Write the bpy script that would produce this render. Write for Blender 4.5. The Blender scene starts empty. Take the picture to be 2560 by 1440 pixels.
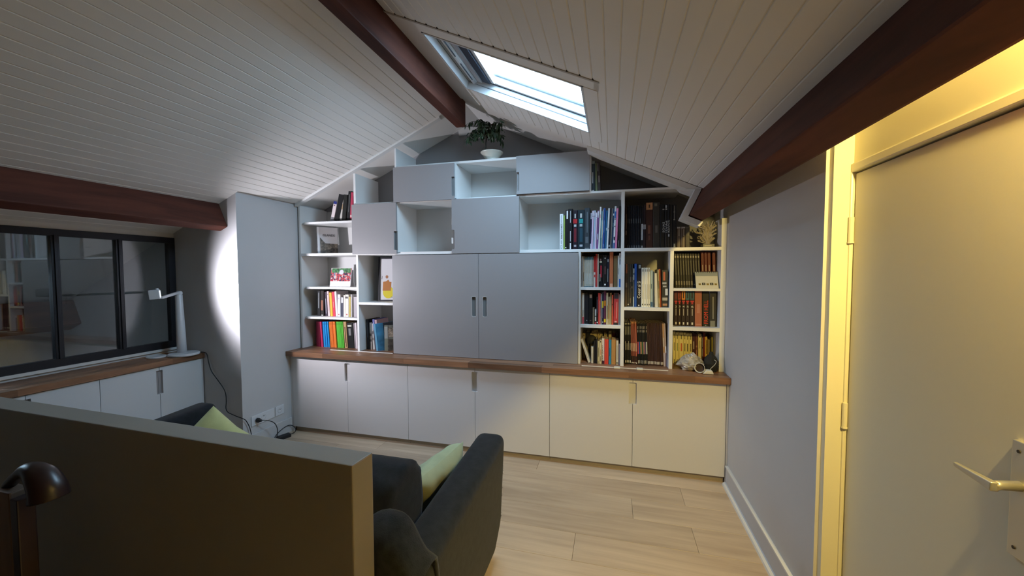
import bpy, bmesh, math, random
from mathutils import Vector, Matrix, noise

# ------------------------------------------------------------------ camera, sky, exposure
scene = bpy.context.scene
COL = scene.collection
random.seed(7)

FPX, YAW, PITCH, ROLL = 966.474, 0.2542, -0.0426, -0.0021
CAM = Vector((-0.794, -2.957, 1.5))
fw = Vector((-math.sin(YAW) * math.cos(PITCH), math.cos(YAW) * math.cos(PITCH), math.sin(PITCH)))
r0 = Vector((math.cos(YAW), math.sin(YAW), 0))
u0 = r0.cross(fw)
rt = r0 * math.cos(ROLL) + u0 * math.sin(ROLL)
up = -r0 * math.sin(ROLL) + u0 * math.cos(ROLL)
cd = bpy.data.cameras.new('camera')
cd.sensor_width = 36.0
cd.lens = FPX * 36.0 / 2560.0
cd.clip_start = 0.02
cam = bpy.data.objects.new('camera', cd)
COL.objects.link(cam)
M = Matrix((rt, up, -fw)).transposed().to_4x4()
M.translation = CAM
cam.matrix_world = M
scene.camera = cam

SKY_STRENGTH = 29.0
SKY_COLOR = (0.53, 0.76, 1.0)
world = bpy.data.worlds.new('overcast_sky')
scene.world = world
world.use_nodes = True
bg = world.node_tree.nodes['Background']
bg.inputs[0].default_value = (*SKY_COLOR, 1)
bg.inputs[1].default_value = SKY_STRENGTH

scene.view_settings.view_transform = 'Standard'
scene.view_settings.look = 'None'
scene.view_settings.gamma = 1.0
scene.view_settings.use_curve_mapping = False
scene.view_settings.exposure = 0.28
scene.cycles.max_bounces = 10
scene.cycles.diffuse_bounces = 6
scene.cycles.transparent_max_bounces = 8
scene.cycles.sample_clamp_indirect = 4.0

# roof planes: both slopes fall away from the ridge
TL, TR = 0.448, 0.454
def zL(x): return 2.613 + TL * (x + 2.648)
def zR(x): return 2.428 - TR * (x + 0.97)
AL, AR = math.atan(TL), math.atan(TR)
NR = (math.sin(AR), math.cos(AR))      # outward normal of the right slope in (x, z)
NL = (-math.sin(AL), math.cos(AL))
def onR(x, y, n=0.0): return Vector((x + NR[0] * n, y, zR(x) + NR[1] * n))
def onL(x, y, n=0.0): return Vector((x + NL[0] * n, y, zL(x) + NL[1] * n))

# roof window opening: sky portal so that the daylight is sampled through it
SKX0, SKX1, SKY0, SKY1 = -1.82, -0.943, -0.976, -0.31
pl = bpy.data.lights.new('sky_portal', 'AREA')
pl.shape = 'RECTANGLE'
pl.size = (SKX1 - SKX0) / math.cos(AR)
pl.size_y = SKY1 - SKY0
pl.cycles.is_portal = True
po = bpy.data.objects.new('sky_portal', pl)
COL.objects.link(po)
ctr = onR((SKX0 + SKX1) / 2, (SKY0 + SKY1) / 2, 0.10)
xax = Vector((math.cos(AR), 0, -math.sin(AR)))
zax = Vector((NR[0], 0, NR[1]))        # area lights shine along local -z: into the room
Mp = Matrix((xax, zax.cross(xax), zax)).transposed().to_4x4()
Mp.translation = ctr
po.matrix_world = Mp

# ------------------------------------------------------------------ materials
MATS = {}
def mat(name, col, rough=0.6, var=0.0, vscale=8.0, bump=0.0, bscale=60.0, metal=0.0, spec=0.5, sheen=0.0, coat=0.0):
    if name in MATS: return MATS[name]
    m = bpy.data.materials.new(name); m.use_nodes = True
    nt = m.node_tree; p = nt.nodes['Principled BSDF']
    p.inputs['Base Color'].default_value = (*col, 1)
    p.inputs['Roughness'].default_value = rough
    p.inputs['Metallic'].default_value = metal
    p.inputs['Specular IOR Level'].default_value = spec
    if sheen: p.inputs['Sheen Weight'].default_value = sheen
    if coat: p.inputs['Coat Weight'].default_value = coat
    tc = None
    if var or bump:
        tc = nt.nodes.new('ShaderNodeTexCoord')
    if var:
        n = nt.nodes.new('ShaderNodeTexNoise'); n.inputs['Scale'].default_value = vscale; n.inputs['Detail'].default_value = 4
        nt.links.new(tc.outputs['Object'], n.inputs['Vector'])
        r = nt.nodes.new('ShaderNodeMapRange')
        r.inputs['From Min'].default_value = 0.3; r.inputs['From Max'].default_value = 0.7
        r.inputs['To Min'].default_value = 1 - var; r.inputs['To Max'].default_value = 1 + var
        nt.links.new(n.outputs['Fac'], r.inputs['Value'])
        mx = nt.nodes.new('ShaderNodeVectorMath'); mx.operation = 'SCALE'
        mx.inputs[0].default_value = col
        nt.links.new(r.outputs['Result'], mx.inputs['Scale'])
        nt.links.new(mx.outputs['Vector'], p.inputs['Base Color'])
    if bump:
        n2 = nt.nodes.new('ShaderNodeTexNoise'); n2.inputs['Scale'].default_value = bscale; n2.inputs['Detail'].default_value = 3
        nt.links.new(tc.outputs['Object'], n2.inputs['Vector'])
        b = nt.nodes.new('ShaderNodeBump'); b.inputs['Strength'].default_value = bump; b.inputs['Distance'].default_value = 0.002
        nt.links.new(n2.outputs['Fac'], b.inputs['Height'])
        nt.links.new(b.outputs['Normal'], p.inputs['Normal'])
    MATS[name] = m
    return m

def wood(name, c1, c2, axis=0, rough=0.5, scale=3.0, stretch=14.0, rnd=0.25, bump=0.08, coat=0.0, spec=0.5):
    """grain stretched along an axis, shifted and tinted per object"""
    if name in MATS: return MATS[name]
    m = bpy.data.materials.new(name); m.use_nodes = True
    nt = m.node_tree; p = nt.nodes['Principled BSDF']
    tc = nt.nodes.new('ShaderNodeTexCoord'); oi = nt.nodes.new('ShaderNodeObjectInfo')
    mp = nt.nodes.new('ShaderNodeMapping')
    sc = [scale * stretch] * 3; sc[axis] = scale
    mp.inputs['Scale'].default_value = sc
    mul = nt.nodes.new('ShaderNodeVectorMath'); mul.operation = 'SCALE'; mul.inputs[0].default_value = (31, 17, 23)
    nt.links.new(oi.outputs['Random'], mul.inputs['Scale'])
    nt.links.new(tc.outputs['Object'], mp.inputs['Vector'])
    add = nt.nodes.new('ShaderNodeVectorMath'); add.operation = 'ADD'
    nt.links.new(mp.outputs['Vector'], add.inputs[0]); nt.links.new(mul.outputs['Vector'], add.inputs[1])
    n1 = nt.nodes.new('ShaderNodeTexNoise'); n1.inputs['Scale'].default_value = 1.0; n1.inputs['Detail'].default_value = 6; n1.inputs['Roughness'].default_value = 0.6; n1.inputs['Distortion'].default_value = 0.6
    nt.links.new(add.outputs['Vector'], n1.inputs['Vector'])
    mp2 = nt.nodes.new('ShaderNodeMapping'); sc2 = [scale * stretch * 0.22] * 3; sc2[axis] = scale * 0.45; mp2.inputs['Scale'].default_value = sc2
    add2 = nt.nodes.new('ShaderNodeVectorMath'); add2.operation = 'ADD'
    nt.links.new(tc.outputs['Object'], mp2.inputs['Vector']); nt.links.new(mp2.outputs['Vector'], add2.inputs[0]); nt.links.new(mul.outputs['Vector'], add2.inputs[1])
    n2 = nt.nodes.new('ShaderNodeTexNoise'); n2.inputs['Scale'].default_value = 1.0; n2.inputs['Detail'].default_value = 3; n2.inputs['Distortion'].default_value = 1.2
    nt.links.new(add2.outputs['Vector'], n2.inputs['Vector'])
    ad = nt.nodes.new('ShaderNodeMath'); ad.operation = 'MULTIPLY_ADD'; ad.inputs[1].default_value = 0.5
    nt.links.new(n1.outputs['Fac'], ad.inputs[0])
    hf = nt.nodes.new('ShaderNodeMath'); hf.operation = 'MULTIPLY'; hf.inputs[1].default_value = 0.5
    nt.links.new(n2.outputs['Fac'], hf.inputs[0]); nt.links.new(hf.outputs[0], ad.inputs[2])
    cr = nt.nodes.new('ShaderNodeValToRGB')
    cr.color_ramp.elements[0].position = 0.36; cr.color_ramp.elements[0].color = (*c1, 1)
    cr.color_ramp.elements[1].position = 0.62; cr.color_ramp.elements[1].color = (*c2, 1)
    nt.links.new(ad.outputs[0], cr.inputs['Fac'])
    mr = nt.nodes.new('ShaderNodeMapRange'); mr.inputs['To Min'].default_value = 1 - rnd; mr.inputs['To Max'].default_value = 1 + rnd * 0.6
    nt.links.new(oi.outputs['Random'], mr.inputs['Value'])
    vs = nt.nodes.new('ShaderNodeVectorMath'); vs.operation = 'SCALE'
    nt.links.new(cr.outputs['Color'], vs.inputs[0]); nt.links.new(mr.outputs['Result'], vs.inputs['Scale'])
    nt.links.new(vs.outputs['Vector'], p.inputs['Base Color'])
    p.inputs['Roughness'].default_value = rough
    if coat: p.inputs['Coat Weight'].default_value = coat
    p.inputs['Specular IOR Level'].default_value = spec
    b = nt.nodes.new('ShaderNodeBump'); b.inputs['Strength'].default_value = bump; b.inputs['Distance'].default_value = 0.003
    nt.links.new(n1.outputs['Fac'], b.inputs['Height']); nt.links.new(b.outputs['Normal'], p.inputs['Normal'])
    MATS[name] = m
    return m

def glassmat(name, tint=(1, 1, 1), rough=0.0, refl=1.0):
    if name in MATS: return MATS[name]
    m = bpy.data.materials.new(name); m.use_nodes = True
    nt = m.node_tree; nt.nodes.clear()
    o = nt.nodes.new('ShaderNodeOutputMaterial'); mx = nt.nodes.new('ShaderNodeMixShader')
    tr = nt.nodes.new('ShaderNodeBsdfTransparent'); tr.inputs[0].default_value = (*tint, 1)
    gl = nt.nodes.new('ShaderNodeBsdfGlossy'); gl.inputs['Roughness'].default_value = rough
    lw = nt.nodes.new('ShaderNodeLayerWeight'); lw.inputs['Blend'].default_value = 0.5
    pw = nt.nodes.new('ShaderNodeMath'); pw.operation = 'POWER'; pw.inputs[1].default_value = 5.0
    k = nt.nodes.new('ShaderNodeMath'); k.operation = 'MULTIPLY_ADD'; k.inputs[1].default_value = 0.96 * refl; k.inputs[2].default_value = 0.04 * refl; k.use_clamp = True
    nt.links.new(lw.outputs['Facing'], pw.inputs[0]); nt.links.new(pw.outputs[0], k.inputs[0]); nt.links.new(k.outputs[0], mx.inputs[0])
    nt.links.new(tr.outputs[0], mx.inputs[1]); nt.links.new(gl.outputs[0], mx.inputs[2]); nt.links.new(mx.outputs[0], o.inputs[0])
    MATS[name] = m
    return m

def emit(name, col, s):
    if name in MATS: return MATS[name]
    m = bpy.data.materials.new(name); m.use_nodes = True
    p = m.node_tree.nodes['Principled BSDF']
    p.inputs['Base Color'].default_value = (*col, 1)
    p.inputs['Emission Color'].default_value = (*col, 1); p.inputs['Emission Strength'].default_value = s
    MATS[name] = m
    return m

M_CEIL = mat('white_ceiling_paint', (0.78, 0.755, 0.72), 0.5, bump=0.03, bscale=90)
M_PLASTER = mat('pale_plaster', (0.56, 0.56, 0.55), 0.85, var=0.04, vscale=3, bump=0.15, bscale=40)
M_WALLGREY = mat('grey_wall_paint', (0.54, 0.525, 0.515), 0.7, var=0.03, vscale=2, bump=0.08, bscale=180)
M_PILLAR = mat('light_grey_wall_paint', (0.52, 0.52, 0.53), 0.7, var=0.03, vscale=2, bump=0.08, bscale=180)
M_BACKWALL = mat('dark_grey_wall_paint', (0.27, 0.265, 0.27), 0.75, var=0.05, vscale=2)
M_HALF = mat('taupe_wall_paint', (0.265, 0.24, 0.205), 0.55, var=0.03, vscale=2, bump=0.06, bscale=160)
M_CREAM = mat('cream_door_paint', (0.66, 0.62, 0.46), 0.35, bump=0.04, bscale=200)
M_TRIMW = mat('white_trim_paint', (0.66, 0.65, 0.63), 0.4)
M_CARC = mat('white_melamine', (0.70, 0.70, 0.69), 0.35)
M_BACKP = mat('pale_back_panel', (0.58, 0.575, 0.56), 0.5)
M_TAUPE = mat('taupe_lacquer', (0.255, 0.246, 0.25), 0.42, bump=0.03, bscale=220)
M_LIGHTDOOR = mat('pale_greige_lacquer', (0.62, 0.612, 0.615), 0.38, bump=0.02, bscale=220)
M_WHITEDOOR = mat('white_lacquer', (0.62, 0.63, 0.65), 0.35)
M_DARKGAP = mat('shadow_gap_black', (0.02, 0.02, 0.02), 0.9)
M_BLACKMETAL = mat('black_steel', (0.012, 0.012, 0.016), 0.45, metal=0.3)
M_BEAM = wood('red_brown_beam', (0.042, 0.012, 0.008), (0.120, 0.036, 0.021), axis=1, rough=0.7, scale=1.6, stretch=9, rnd=0.0, bump=0.35, spec=0.25)
M_TOP = wood('brown_butcher_block', (0.16, 0.075, 0.038), (0.31, 0.155, 0.080), axis=0, rough=0.42, scale=2.2, stretch=16, rnd=0.35, bump=0.05)
M_TOPY = wood('brown_butcher_block_side', (0.16, 0.075, 0.038), (0.31, 0.155, 0.080), axis=1, rough=0.42, scale=2.2, stretch=16, rnd=0.35, bump=0.05)
M_FLOOR = wood('light_oak_plank', (0.37, 0.275, 0.19), (0.54, 0.42, 0.30), axis=0, rough=0.45, scale=1.3, stretch=15, rnd=0.13, bump=0.04)
M_PAGES = mat('book_pages', (0.55, 0.50, 0.40), 0.9)

def colmat(c, rough=0.5):
    return mat('ink_%03d_%03d_%03d_%d' % (int(c[0] * 999), int(c[1] * 999), int(c[2] * 999), int(rough * 10)), tuple(c), rough, spec=0.22)

# ------------------------------------------------------------------ mesh helpers
WLOC = {}
class MB:
    def __init__(s): s.v = []; s.f = []; s.m = []
    def face(s, pts, m=0):
        i = len(s.v); s.v += [tuple(p) for p in pts]; s.f.append(tuple(range(i, i + len(pts)))); s.m.append(m); return s
    def poly(s, verts, faces, m=0):
        i = len(s.v); s.v += [tuple(p) for p in verts]
        for f in faces: s.f.append(tuple(i + k for k in f)); s.m.append(m)
        return s
    def box(s, x0, x1, y0, y1, z0, z1, m=0):
        vs = [(x0, y0, z0), (x1, y0, z0), (x1, y1, z0), (x0, y1, z0), (x0, y0, z1), (x1, y0, z1), (x1, y1, z1), (x0, y1, z1)]
        return s.poly(vs, [(0, 3, 2, 1), (4, 5, 6, 7), (0, 1, 5, 4), (1, 2, 6, 5), (2, 3, 7, 6), (3, 0, 4, 7)], m)
    def hexa(s, a, b, m=0):
        """a, b: two quads of 4 points each"""
        return s.poly(list(a) + list(b), [(3, 2, 1, 0), (4, 5, 6, 7), (0, 1, 5, 4), (1, 2, 6, 5), (2, 3, 7, 6), (3, 0, 4, 7)], m)
    def prism(s, pts, axis, a0, a1, m=0):
        """pts in the plane normal to axis: 'y' -> (x,z), 'x' -> (y,z), 'z' -> (x,y)"""
        def P(p, a):
            return (p[0], a, p[1]) if axis == 'y' else (a, p[0], p[1]) if axis == 'x' else (p[0], p[1], a)
        n = len(pts)
        vs = [P(p, a0) for p in pts] + [P(p, a1) for p in pts]
        fs = [tuple(range(n)), tuple(range(2 * n - 1, n - 1, -1))] + [(i, i + n, (i + 1) % n + n, (i + 1) % n) for i in range(n)]
        return s.poly(vs, fs, m)
    def tube(s, pts, r, n=8, m=0, cap=True):
        pts = [Vector(p) for p in pts]
        rs = r if isinstance(r, (list, tuple)) else [r] * len(pts)
        i0 = len(s.v); nrm = None
        for i, p in enumerate(pts):
            d = (pts[min(i + 1, len(pts) - 1)] - pts[max(i - 1, 0)]).normalized()
            if nrm is None:
                nrm = d.orthogonal().normalized()
            else:
                nrm = (nrm - d * nrm.dot(d)).normalized()
            b = d.cross(nrm)
            for k in range(n):
                a = 2 * math.pi * k / n
                s.v.append(tuple(p + (nrm * math.cos(a) + b * math.sin(a)) * rs[i]))
        for i in range(len(pts) - 1):
            for k in range(n):
                a = i0 + i * n + k; c = i0 + i * n + (k + 1) % n
                s.f.append((a, c, c + n, a + n)); s.m.append(m)
        if cap:
            s.f.append(tuple(i0 + k for k in range(n - 1, -1, -1))); s.m.append(m)
            e = i0 + (len(pts) - 1) * n
            s.f.append(tuple(e + k for k in range(n))); s.m.append(m)
        return s
    def lathe(s, prof, c, n=24, m=0, axis='z'):
        i0 = len(s.v)
        for (r, h) in prof:
            for k in range(n):
                a = 2 * math.pi * k / n
                q = (r * math.cos(a), r * math.sin(a), h)
                if axis == 'y': q = (q[0], q[2], q[1])
                if axis == 'x': q = (q[2], q[0], q[1])
                s.v.append((c[0] + q[0], c[1] + q[1], c[2] + q[2]))
        for i in range(len(prof) - 1):
            for k in range(n):
                a = i0 + i * n + k; b = i0 + i * n + (k + 1) % n
                s.f.append((a, b, b + n, a + n)); s.m.append(m)
        s.f.append(tuple(i0 + k for k in range(n - 1, -1, -1))); s.m.append(m)
        e = i0 + (len(prof) - 1) * n
        s.f.append(tuple(e + k for k in range(n))); s.m.append(m)
        return s
    def xform(s, Mx, start=0):
        for i in range(start, len(s.v)): s.v[i] = tuple(Mx @ Vector(s.v[i]))
        return s
    def build(s, name, mats, parent=None, org=None, bevel=0.0, seg=2, smooth=False, fixn=True):
        if not isinstance(mats, (list, tuple)): mats = [mats]
        if parent is not None and org is None:
            o_ = WLOC[parent.name]
        elif org is not None:
            o_ = Vector(org)
        else:
            xs = [v[0] for v in s.v]; ys = [v[1] for v in s.v]; zs = [v[2] for v in s.v]
            o_ = Vector(((min(xs) + max(xs)) / 2, (min(ys) + max(ys)) / 2, min(zs)))
        me = bpy.data.meshes.new(name)
        me.from_pydata([(Vector(v) - o_)[:] for v in s.v], [], s.f)
        for mt in mats: me.materials.append(mt)
        me.polygons.foreach_set('material_index', s.m)
        if bevel or fixn:
            bm = bmesh.new(); bm.from_mesh(me)
            if fixn: bmesh.ops.recalc_face_normals(bm, faces=bm.faces)
            if bevel:
                ed = [e for e in bm.edges if len(e.link_faces) == 2 and e.calc_face_angle(0) > 0.5]
                bmesh.ops.bevel(bm, geom=ed, offset=bevel, segments=seg, profile=0.6, affect='EDGES', clamp_overlap=True)
            bm.to_mesh(me); bm.free()
        if smooth: me.polygons.foreach_set('use_smooth', [True] * len(me.polygons))
        me.update()
        ob = bpy.data.objects.new(name, me); COL.objects.link(ob)
        if parent is not None:
            ob.parent = parent; ob.location = o_ - WLOC[parent.name]
        else:
            ob.location = o_
        WLOC[ob.name] = o_.copy()
        return ob

def tag(o, label=None, cat=None, group=None, kind=None):
    if label: o['label'] = label
    if cat: o['category'] = cat
    if group: o['group'] = group
    if kind: o['kind'] = kind
    return o
def root(name, loc, label=None, cat=None, group=None, kind=None):
    o = bpy.data.objects.new(name, None); o.empty_display_size = 0.05
    COL.objects.link(o); o.location = loc; WLOC[o.name] = Vector(loc)
    return tag(o, label, cat, group, kind)
def box(name, x0, x1, y0, y1, z0, z1, mt, parent=None, bevel=0.0, **k):
    return MB().box(x0, x1, y0, y1, z0, z1).build(name, mt, parent, bevel=bevel, **k)
def share(src, name, loc, parent):
    """copy of a part that shares its mesh data"""
    o = src.copy(); o.name = name; COL.objects.link(o); o.parent = parent
    o.location = Vector(loc) - WLOC[parent.name]; WLOC[o.name] = Vector(loc)
    return o
def plate(outer, holes, y0, y1, name, mt, parent, bevel=0.0):
    """flat board in the xz plane with real cut-outs, thickness y0..y1"""
    o_ = WLOC[parent.name]
    bm = bmesh.new(); es = []
    for lp in [outer] + list(holes):
        vs = [bm.verts.new((p[0] - o_.x, y0 - o_.y, p[1] - o_.z)) for p in lp]
        es += [bm.edges.new((vs[i], vs[(i + 1) % len(vs)])) for i in range(len(vs))]
    g = bmesh.ops.triangle_fill(bm, use_beauty=True, use_dissolve=False, edges=es)
    ex = bmesh.ops.extrude_face_region(bm, geom=list(bm.faces))
    for v in ex['geom']:
        if isinstance(v, bmesh.types.BMVert): v.co.y += y1 - y0
    bmesh.ops.recalc_face_normals(bm, faces=bm.faces)
    me = bpy.data.meshes.new(name); bm.to_mesh(me); bm.free(); me.materials.append(mt)
    ob = bpy.data.objects.new(name, me); COL.objects.link(ob); ob.parent = parent
    WLOC[ob.name] = o_.copy()
    return ob
def rrect(x0, x1, z0, z1, r, n=5):
    out = []
    for cx, cz, a0 in ((x1 - r, z1 - r, 0), (x0 + r, z1 - r, 90), (x0 + r, z0 + r, 180), (x1 - r, z0 + r, 270)):
        for k in range(n + 1):
            a = math.radians(a0 + 90 * k / n); out.append((cx + r * math.cos(a), cz + r * math.sin(a)))
    return out
def text(name, body, size, mt, Mx, parent, width=None, height=None):
    """flat lettering; Mx places the text plane in the world"""
    cu = bpy.data.curves.new(name, 'FONT'); cu.body = body; cu.size = size; cu.align_x = 'CENTER'; cu.align_y = 'CENTER'; cu.resolution_u = 2
    cu.extrude = 0.0002 / max(size, 1e-3) * size
    tmp = bpy.data.objects.new(name + '_tmp', cu); COL.objects.link(tmp)
    dg = bpy.context.evaluated_depsgraph_get()
    me = bpy.data.meshes.new_from_object(tmp.evaluated_get(dg))
    bpy.data.objects.remove(tmp); bpy.data.curves.remove(cu)
    if len(me.vertices) == 0: return None
    xs = [v.co.x for v in me.vertices]; ys = [v.co.y for v in me.vertices]
    w, h = max(xs) - min(xs), max(ys) - min(ys); cx, cy = (max(xs) + min(xs)) / 2, (max(ys) + min(ys)) / 2
    sx = (width / w) if width else 1; sy = (height / h) if height else sx
    if not width and height: sx = sy
    o_ = WLOC[parent.name]
    for v in me.vertices:
        v.co = Mx @ Vector(((v.co.x - cx) * sx, (v.co.y - cy) * sy, v.co.z)) - o_
    me.name = name; me.materials.clear(); me.materials.append(mt)
    ob = bpy.data.objects.new(name, me); COL.objects.link(ob); ob.parent = parent; WLOC[ob.name] = o_.copy()
    return ob

# ------------------------------------------------------------------ room shell
PX, PY = -3.72, -0.49                 # free corner of the pillar
YB = 0.50                             # wall behind the bookcase
YR = -3.70                            # wall behind the camera
XW = -4.40                            # glazed partition
XO = 0.07                             # plane of the door in its recess

floor = MB().box(-6.7, 0.3, -2.06, YB + 0.1, -0.20, -0.018).box(-1.50, 0.3, YR - 0.1, -2.06, -0.20, -0.018).box(-6.8, -4.42, YR - 0.1, -2.06, -0.20, -0.018).build('floor', mat('subfloor', (0.06, 0.05, 0.04), 0.9), org=(0, 0, 0))
tag(floor, 'light oak laminate floor', kind='structure')
PW = 0.2170
joint = {0: -1.34, 1: -0.33, 2: -0.66, 3: -0.335, 4: -0.986}
k = -1
while True:
    y1 = -0.128 - PW * (k - 1) if False else -0.128 - PW * k + PW
    y0 = y1 - PW
    if y1 < YR: break
    j = joint.get(k, -random.uniform(0.2, 1.4))
    xmin = -4.12 if y0 > -2.06 else -1.50
    x = j
    while x > xmin: x -= 1.38
    yy1 = min(y1, 0.06)
    while x < 0.16:
        xa, xb = max(x, xmin), min(x + 1.38, 0.16)
        if xb - xa > 0.03 and yy1 > y0:
            MB().box(xa + 0.0006, xb - 0.0006, max(y0, YR) + 0.0006, yy1 - 0.0006, -0.018, 0.0).build('plank', M_FLOOR, floor, org=((xa + xb) / 2, (y0 + yy1) / 2, 0), bevel=0.0012, seg=1)
        x += 1.38
    k += 1

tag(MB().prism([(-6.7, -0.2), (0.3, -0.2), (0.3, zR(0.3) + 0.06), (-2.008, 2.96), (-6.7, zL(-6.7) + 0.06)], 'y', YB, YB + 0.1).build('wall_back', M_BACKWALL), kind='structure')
tag(MB().prism([(-6.7, 0.0), (PX, 0.0), (PX, zL(PX) + 0.03), (-6.7, zL(-6.7) + 0.03)], 'y', PY, YB).build('pillar_left', M_PILLAR), 'pale grey pillar between glazed partition and bookcase', kind='structure')
tag(box('wall_right', 0.0, 0.30, -1.19, YB, 0.0, 2.25, M_WALLGREY), 'grey side wall beside the bookcase', kind='structure')
tag(MB().box(XO + 0.006, 0.30, YR, -2.06, 0, 2.5).box(XO + 0.006, 0.30, -2.06, -1.19, 1.895, 2.5).box(0.16, 0.30, -2.06, -1.19, 0, 1.895).build('wall_doorway', M_CREAM), 'cream painted wall around the door recess', kind='structure')  # last box: unseen backing added behind the leaf to block leaking sky light
tag(box('wall_rear', -6.7, 0.30, YR - 0.1, YR, -1.5, 3.1, mat('dark_brown_wall', (0.05, 0.04, 0.03), 0.8)), kind='structure')  # unseen; set dark and close to cut light bounced onto the half wall
tag(box('wall_left', -6.85, -6.7, YR - 0.1, YB + 0.1, -0.25, 1.4, M_PLASTER), kind='structure')
# half wall guarding the stairs, a little askew
hw = MB()
cf, cb = Vector((-1.44, -2.116)), Vector((-1.433, -2.037))
lf, lb = Vector((-4.42, -2.030)), Vector((-4.42, -1.948))
hw.prism([tuple(cf), tuple(cb), tuple(lb), tuple(lf)], 'z', -1.2, 1.0)
tag(hw.build('wall_stair', M_HALF, bevel=0.004, seg=2), 'taupe half wall guarding the stairs', kind='structure')
# stairwell below the landing
st = MB()
for i in range(7): st.box(-1.5 - 0.24 * (i + 1), -1.5 - 0.24 * i, YR, -2.13, -0.17 * (i + 1) - 0.05, -0.17 * (i + 1))
tag(st.build('stair_floor', M_FLOOR), 'wooden stair treads going down', kind='structure')
tag(MB().box(-4.6, -1.4, YR - 0.1, -1.9, -1.6, -1.4).box(-4.52, -4.42, YR, -1.95, -1.5, -0.05).box(-1.50, -1.44, YR, -2.10, -1.5, -0.02).box(-4.5, -1.44, -1.955, -1.90, -1.5, -0.1).build('ground_stairwell', M_HALF), kind='structure')

# ceilings: backing slabs, with the hole of the roof window, then boards
cl = MB()
def slabL(mb, x0, x1, y0, y1, n0, n1):
    mb.hexa([onL(x0, y0, n0), onL(x1, y0, n0), onL(x1, y1, n0), onL(x0, y1, n0)], [onL(x0, y0, n1), onL(x1, y0, n1), onL(x1, y1, n1), onL(x0, y1, n1)])
def slabR(mb, x0, x1, y0, y1, n0, n1, m=0):
    mb.hexa([onR(x0, y0, n0), onR(x1, y0, n0), onR(x1, y1, n0), onR(x0, y1, n0)], [onR(x0, y0, n1), onR(x1, y0, n1), onR(x1, y1, n1), onR(x0, y1, n1)], m)
# added unseen roof hole lets daylight into the room beyond the partition
slabL(cl, -4.95, -1.97, YR, YB + 0.05, 0.013, 0.10)
slabL(cl, -6.75, -5.45, YR, YB + 0.05, 0.013, 0.10)
slabL(cl, -5.45, -4.95, -1.90, YB + 0.05, 0.013, 0.10)
slabL(cl, -5.45, -4.95, YR, -2.45, 0.013, 0.10)
ceilL = tag(cl.build('ceiling_left', M_CEIL, org=(-3, -1.5, 2.4)), 'white boarded slope of the roof above the glazed partition', kind='structure')
cr_ = MB()
slabR(cr_, -2.06, SKX0, YR, YB + 0.05, 0.013, 0.10)
slabR(cr_, SKX0, SKX1, YR, SKY0, 0.013, 0.10)
slabR(cr_, SKX0, SKX1, SKY1, YB + 0.05, 0.013, 0.10)
slabR(cr_, SKX1, -0.14, YR, YB + 0.05, 0.013, 0.10)
slabR(cr_, -0.14, 0.25, -1.19, YB + 0.05, 0.013, 0.10)
# flat raised ceiling over the door recess
cr_.box(-0.17, -0.12, YR, -1.19, 2.06, 2.50).box(-0.17, 0.32, YR, -1.10, 2.45, 2.52).box(-0.15, 0.31, -1.19, -1.13, 2.0, 2.5)
ceilR = tag(cr_.build('ceiling_right', M_CEIL, org=(-1, -1.5, 2.4)), 'white boarded slope of the roof with the roof window', kind='structure')

def board_mesh(name, slope, y0, y1, parent, x):
    """one tongue-and-groove board with chamfered edges; slope 'L' or 'R'"""
    w = 0.0603 / math.cos(AL if slope == 'L' else AR)
    prof = [(0.0040, 0.0), (w - 0.0040, 0.0), (w - 0.0002, 0.0034), (w - 0.0002, 0.013), (0.0002, 0.013), (0.0002, 0.0034)]
    a = AL if slope == 'L' else -AR
    nx, nz = (NL if slope == 'L' else NR)
    z = zL(x) if slope == 'L' else zR(x)
    pts = [(x + s * math.cos(a) + n * nx, z + s * math.sin(a) + n * nz) for s, n in prof]
    return MB().prism(pts, 'y', y0, y1).build(name, M_CEIL, parent, org=(x, y0, z))
protos = {}
def place_board(slope, x, y0, y1, parent):
    key = (slope, round(y0, 3), round(y1, 3))
    z = zL(x) if slope == 'L' else zR(x)
    if key not in protos: protos[key] = board_mesh('board', slope, y0, y1, parent, x)
    else: share(protos[key], 'board', (x, y0, z), parent)
PB = 0.0603
for i in range(-2, 37):
    x = -2.2447 - PB * i
    if x - PB < -4.42: break
    xr_ = x - PB
    place_board('L', xr_, YR, 0.09 if xr_ > PX - 0.02 else PY, ceilL)
x = -1.9775
i = 0
while x < -0.22:
    if x + PB <= -0.86:
        place_board('R', x, YR, -1.076, ceilR)
        if x > SKX0 - 0.02: place_board('R', x, SKY1 + 0.006, 0.0, ceilR)
    else:
        place_board('R', x, YR, 0.0, ceilR)
    x += PB
pn = MB()
slabR(pn, -1.985, -0.866, -1.068, SKY0, 0.0, 0.013)
slabR(pn, -1.985, SKX0, SKY0, 0.0, 0.0, 0.013)
slabR(pn, SKX1, -0.874, SKY0, -0.19, -0.003, 0.013)
pn.build('lining_panel', M_CEIL, ceilR)
bt = MB(); slabR(bt, -1.985, -0.862, -1.080, -1.066, -0.004, 0.010)
bt.build('batten', mat('aged_white_paint', (0.42, 0.38, 0.33), 0.6), ceilR)
dots = MB()
for i in range(19):
    slabR(dots, -1.979 + PB * i, -1.979 + PB * i + 0.007, -1.086, -1.080, -0.003, 0.006)
dots.build('groove_end', mat('groove_shadow', (0.03, 0.025, 0.02), 0.9), ceilR)
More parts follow.
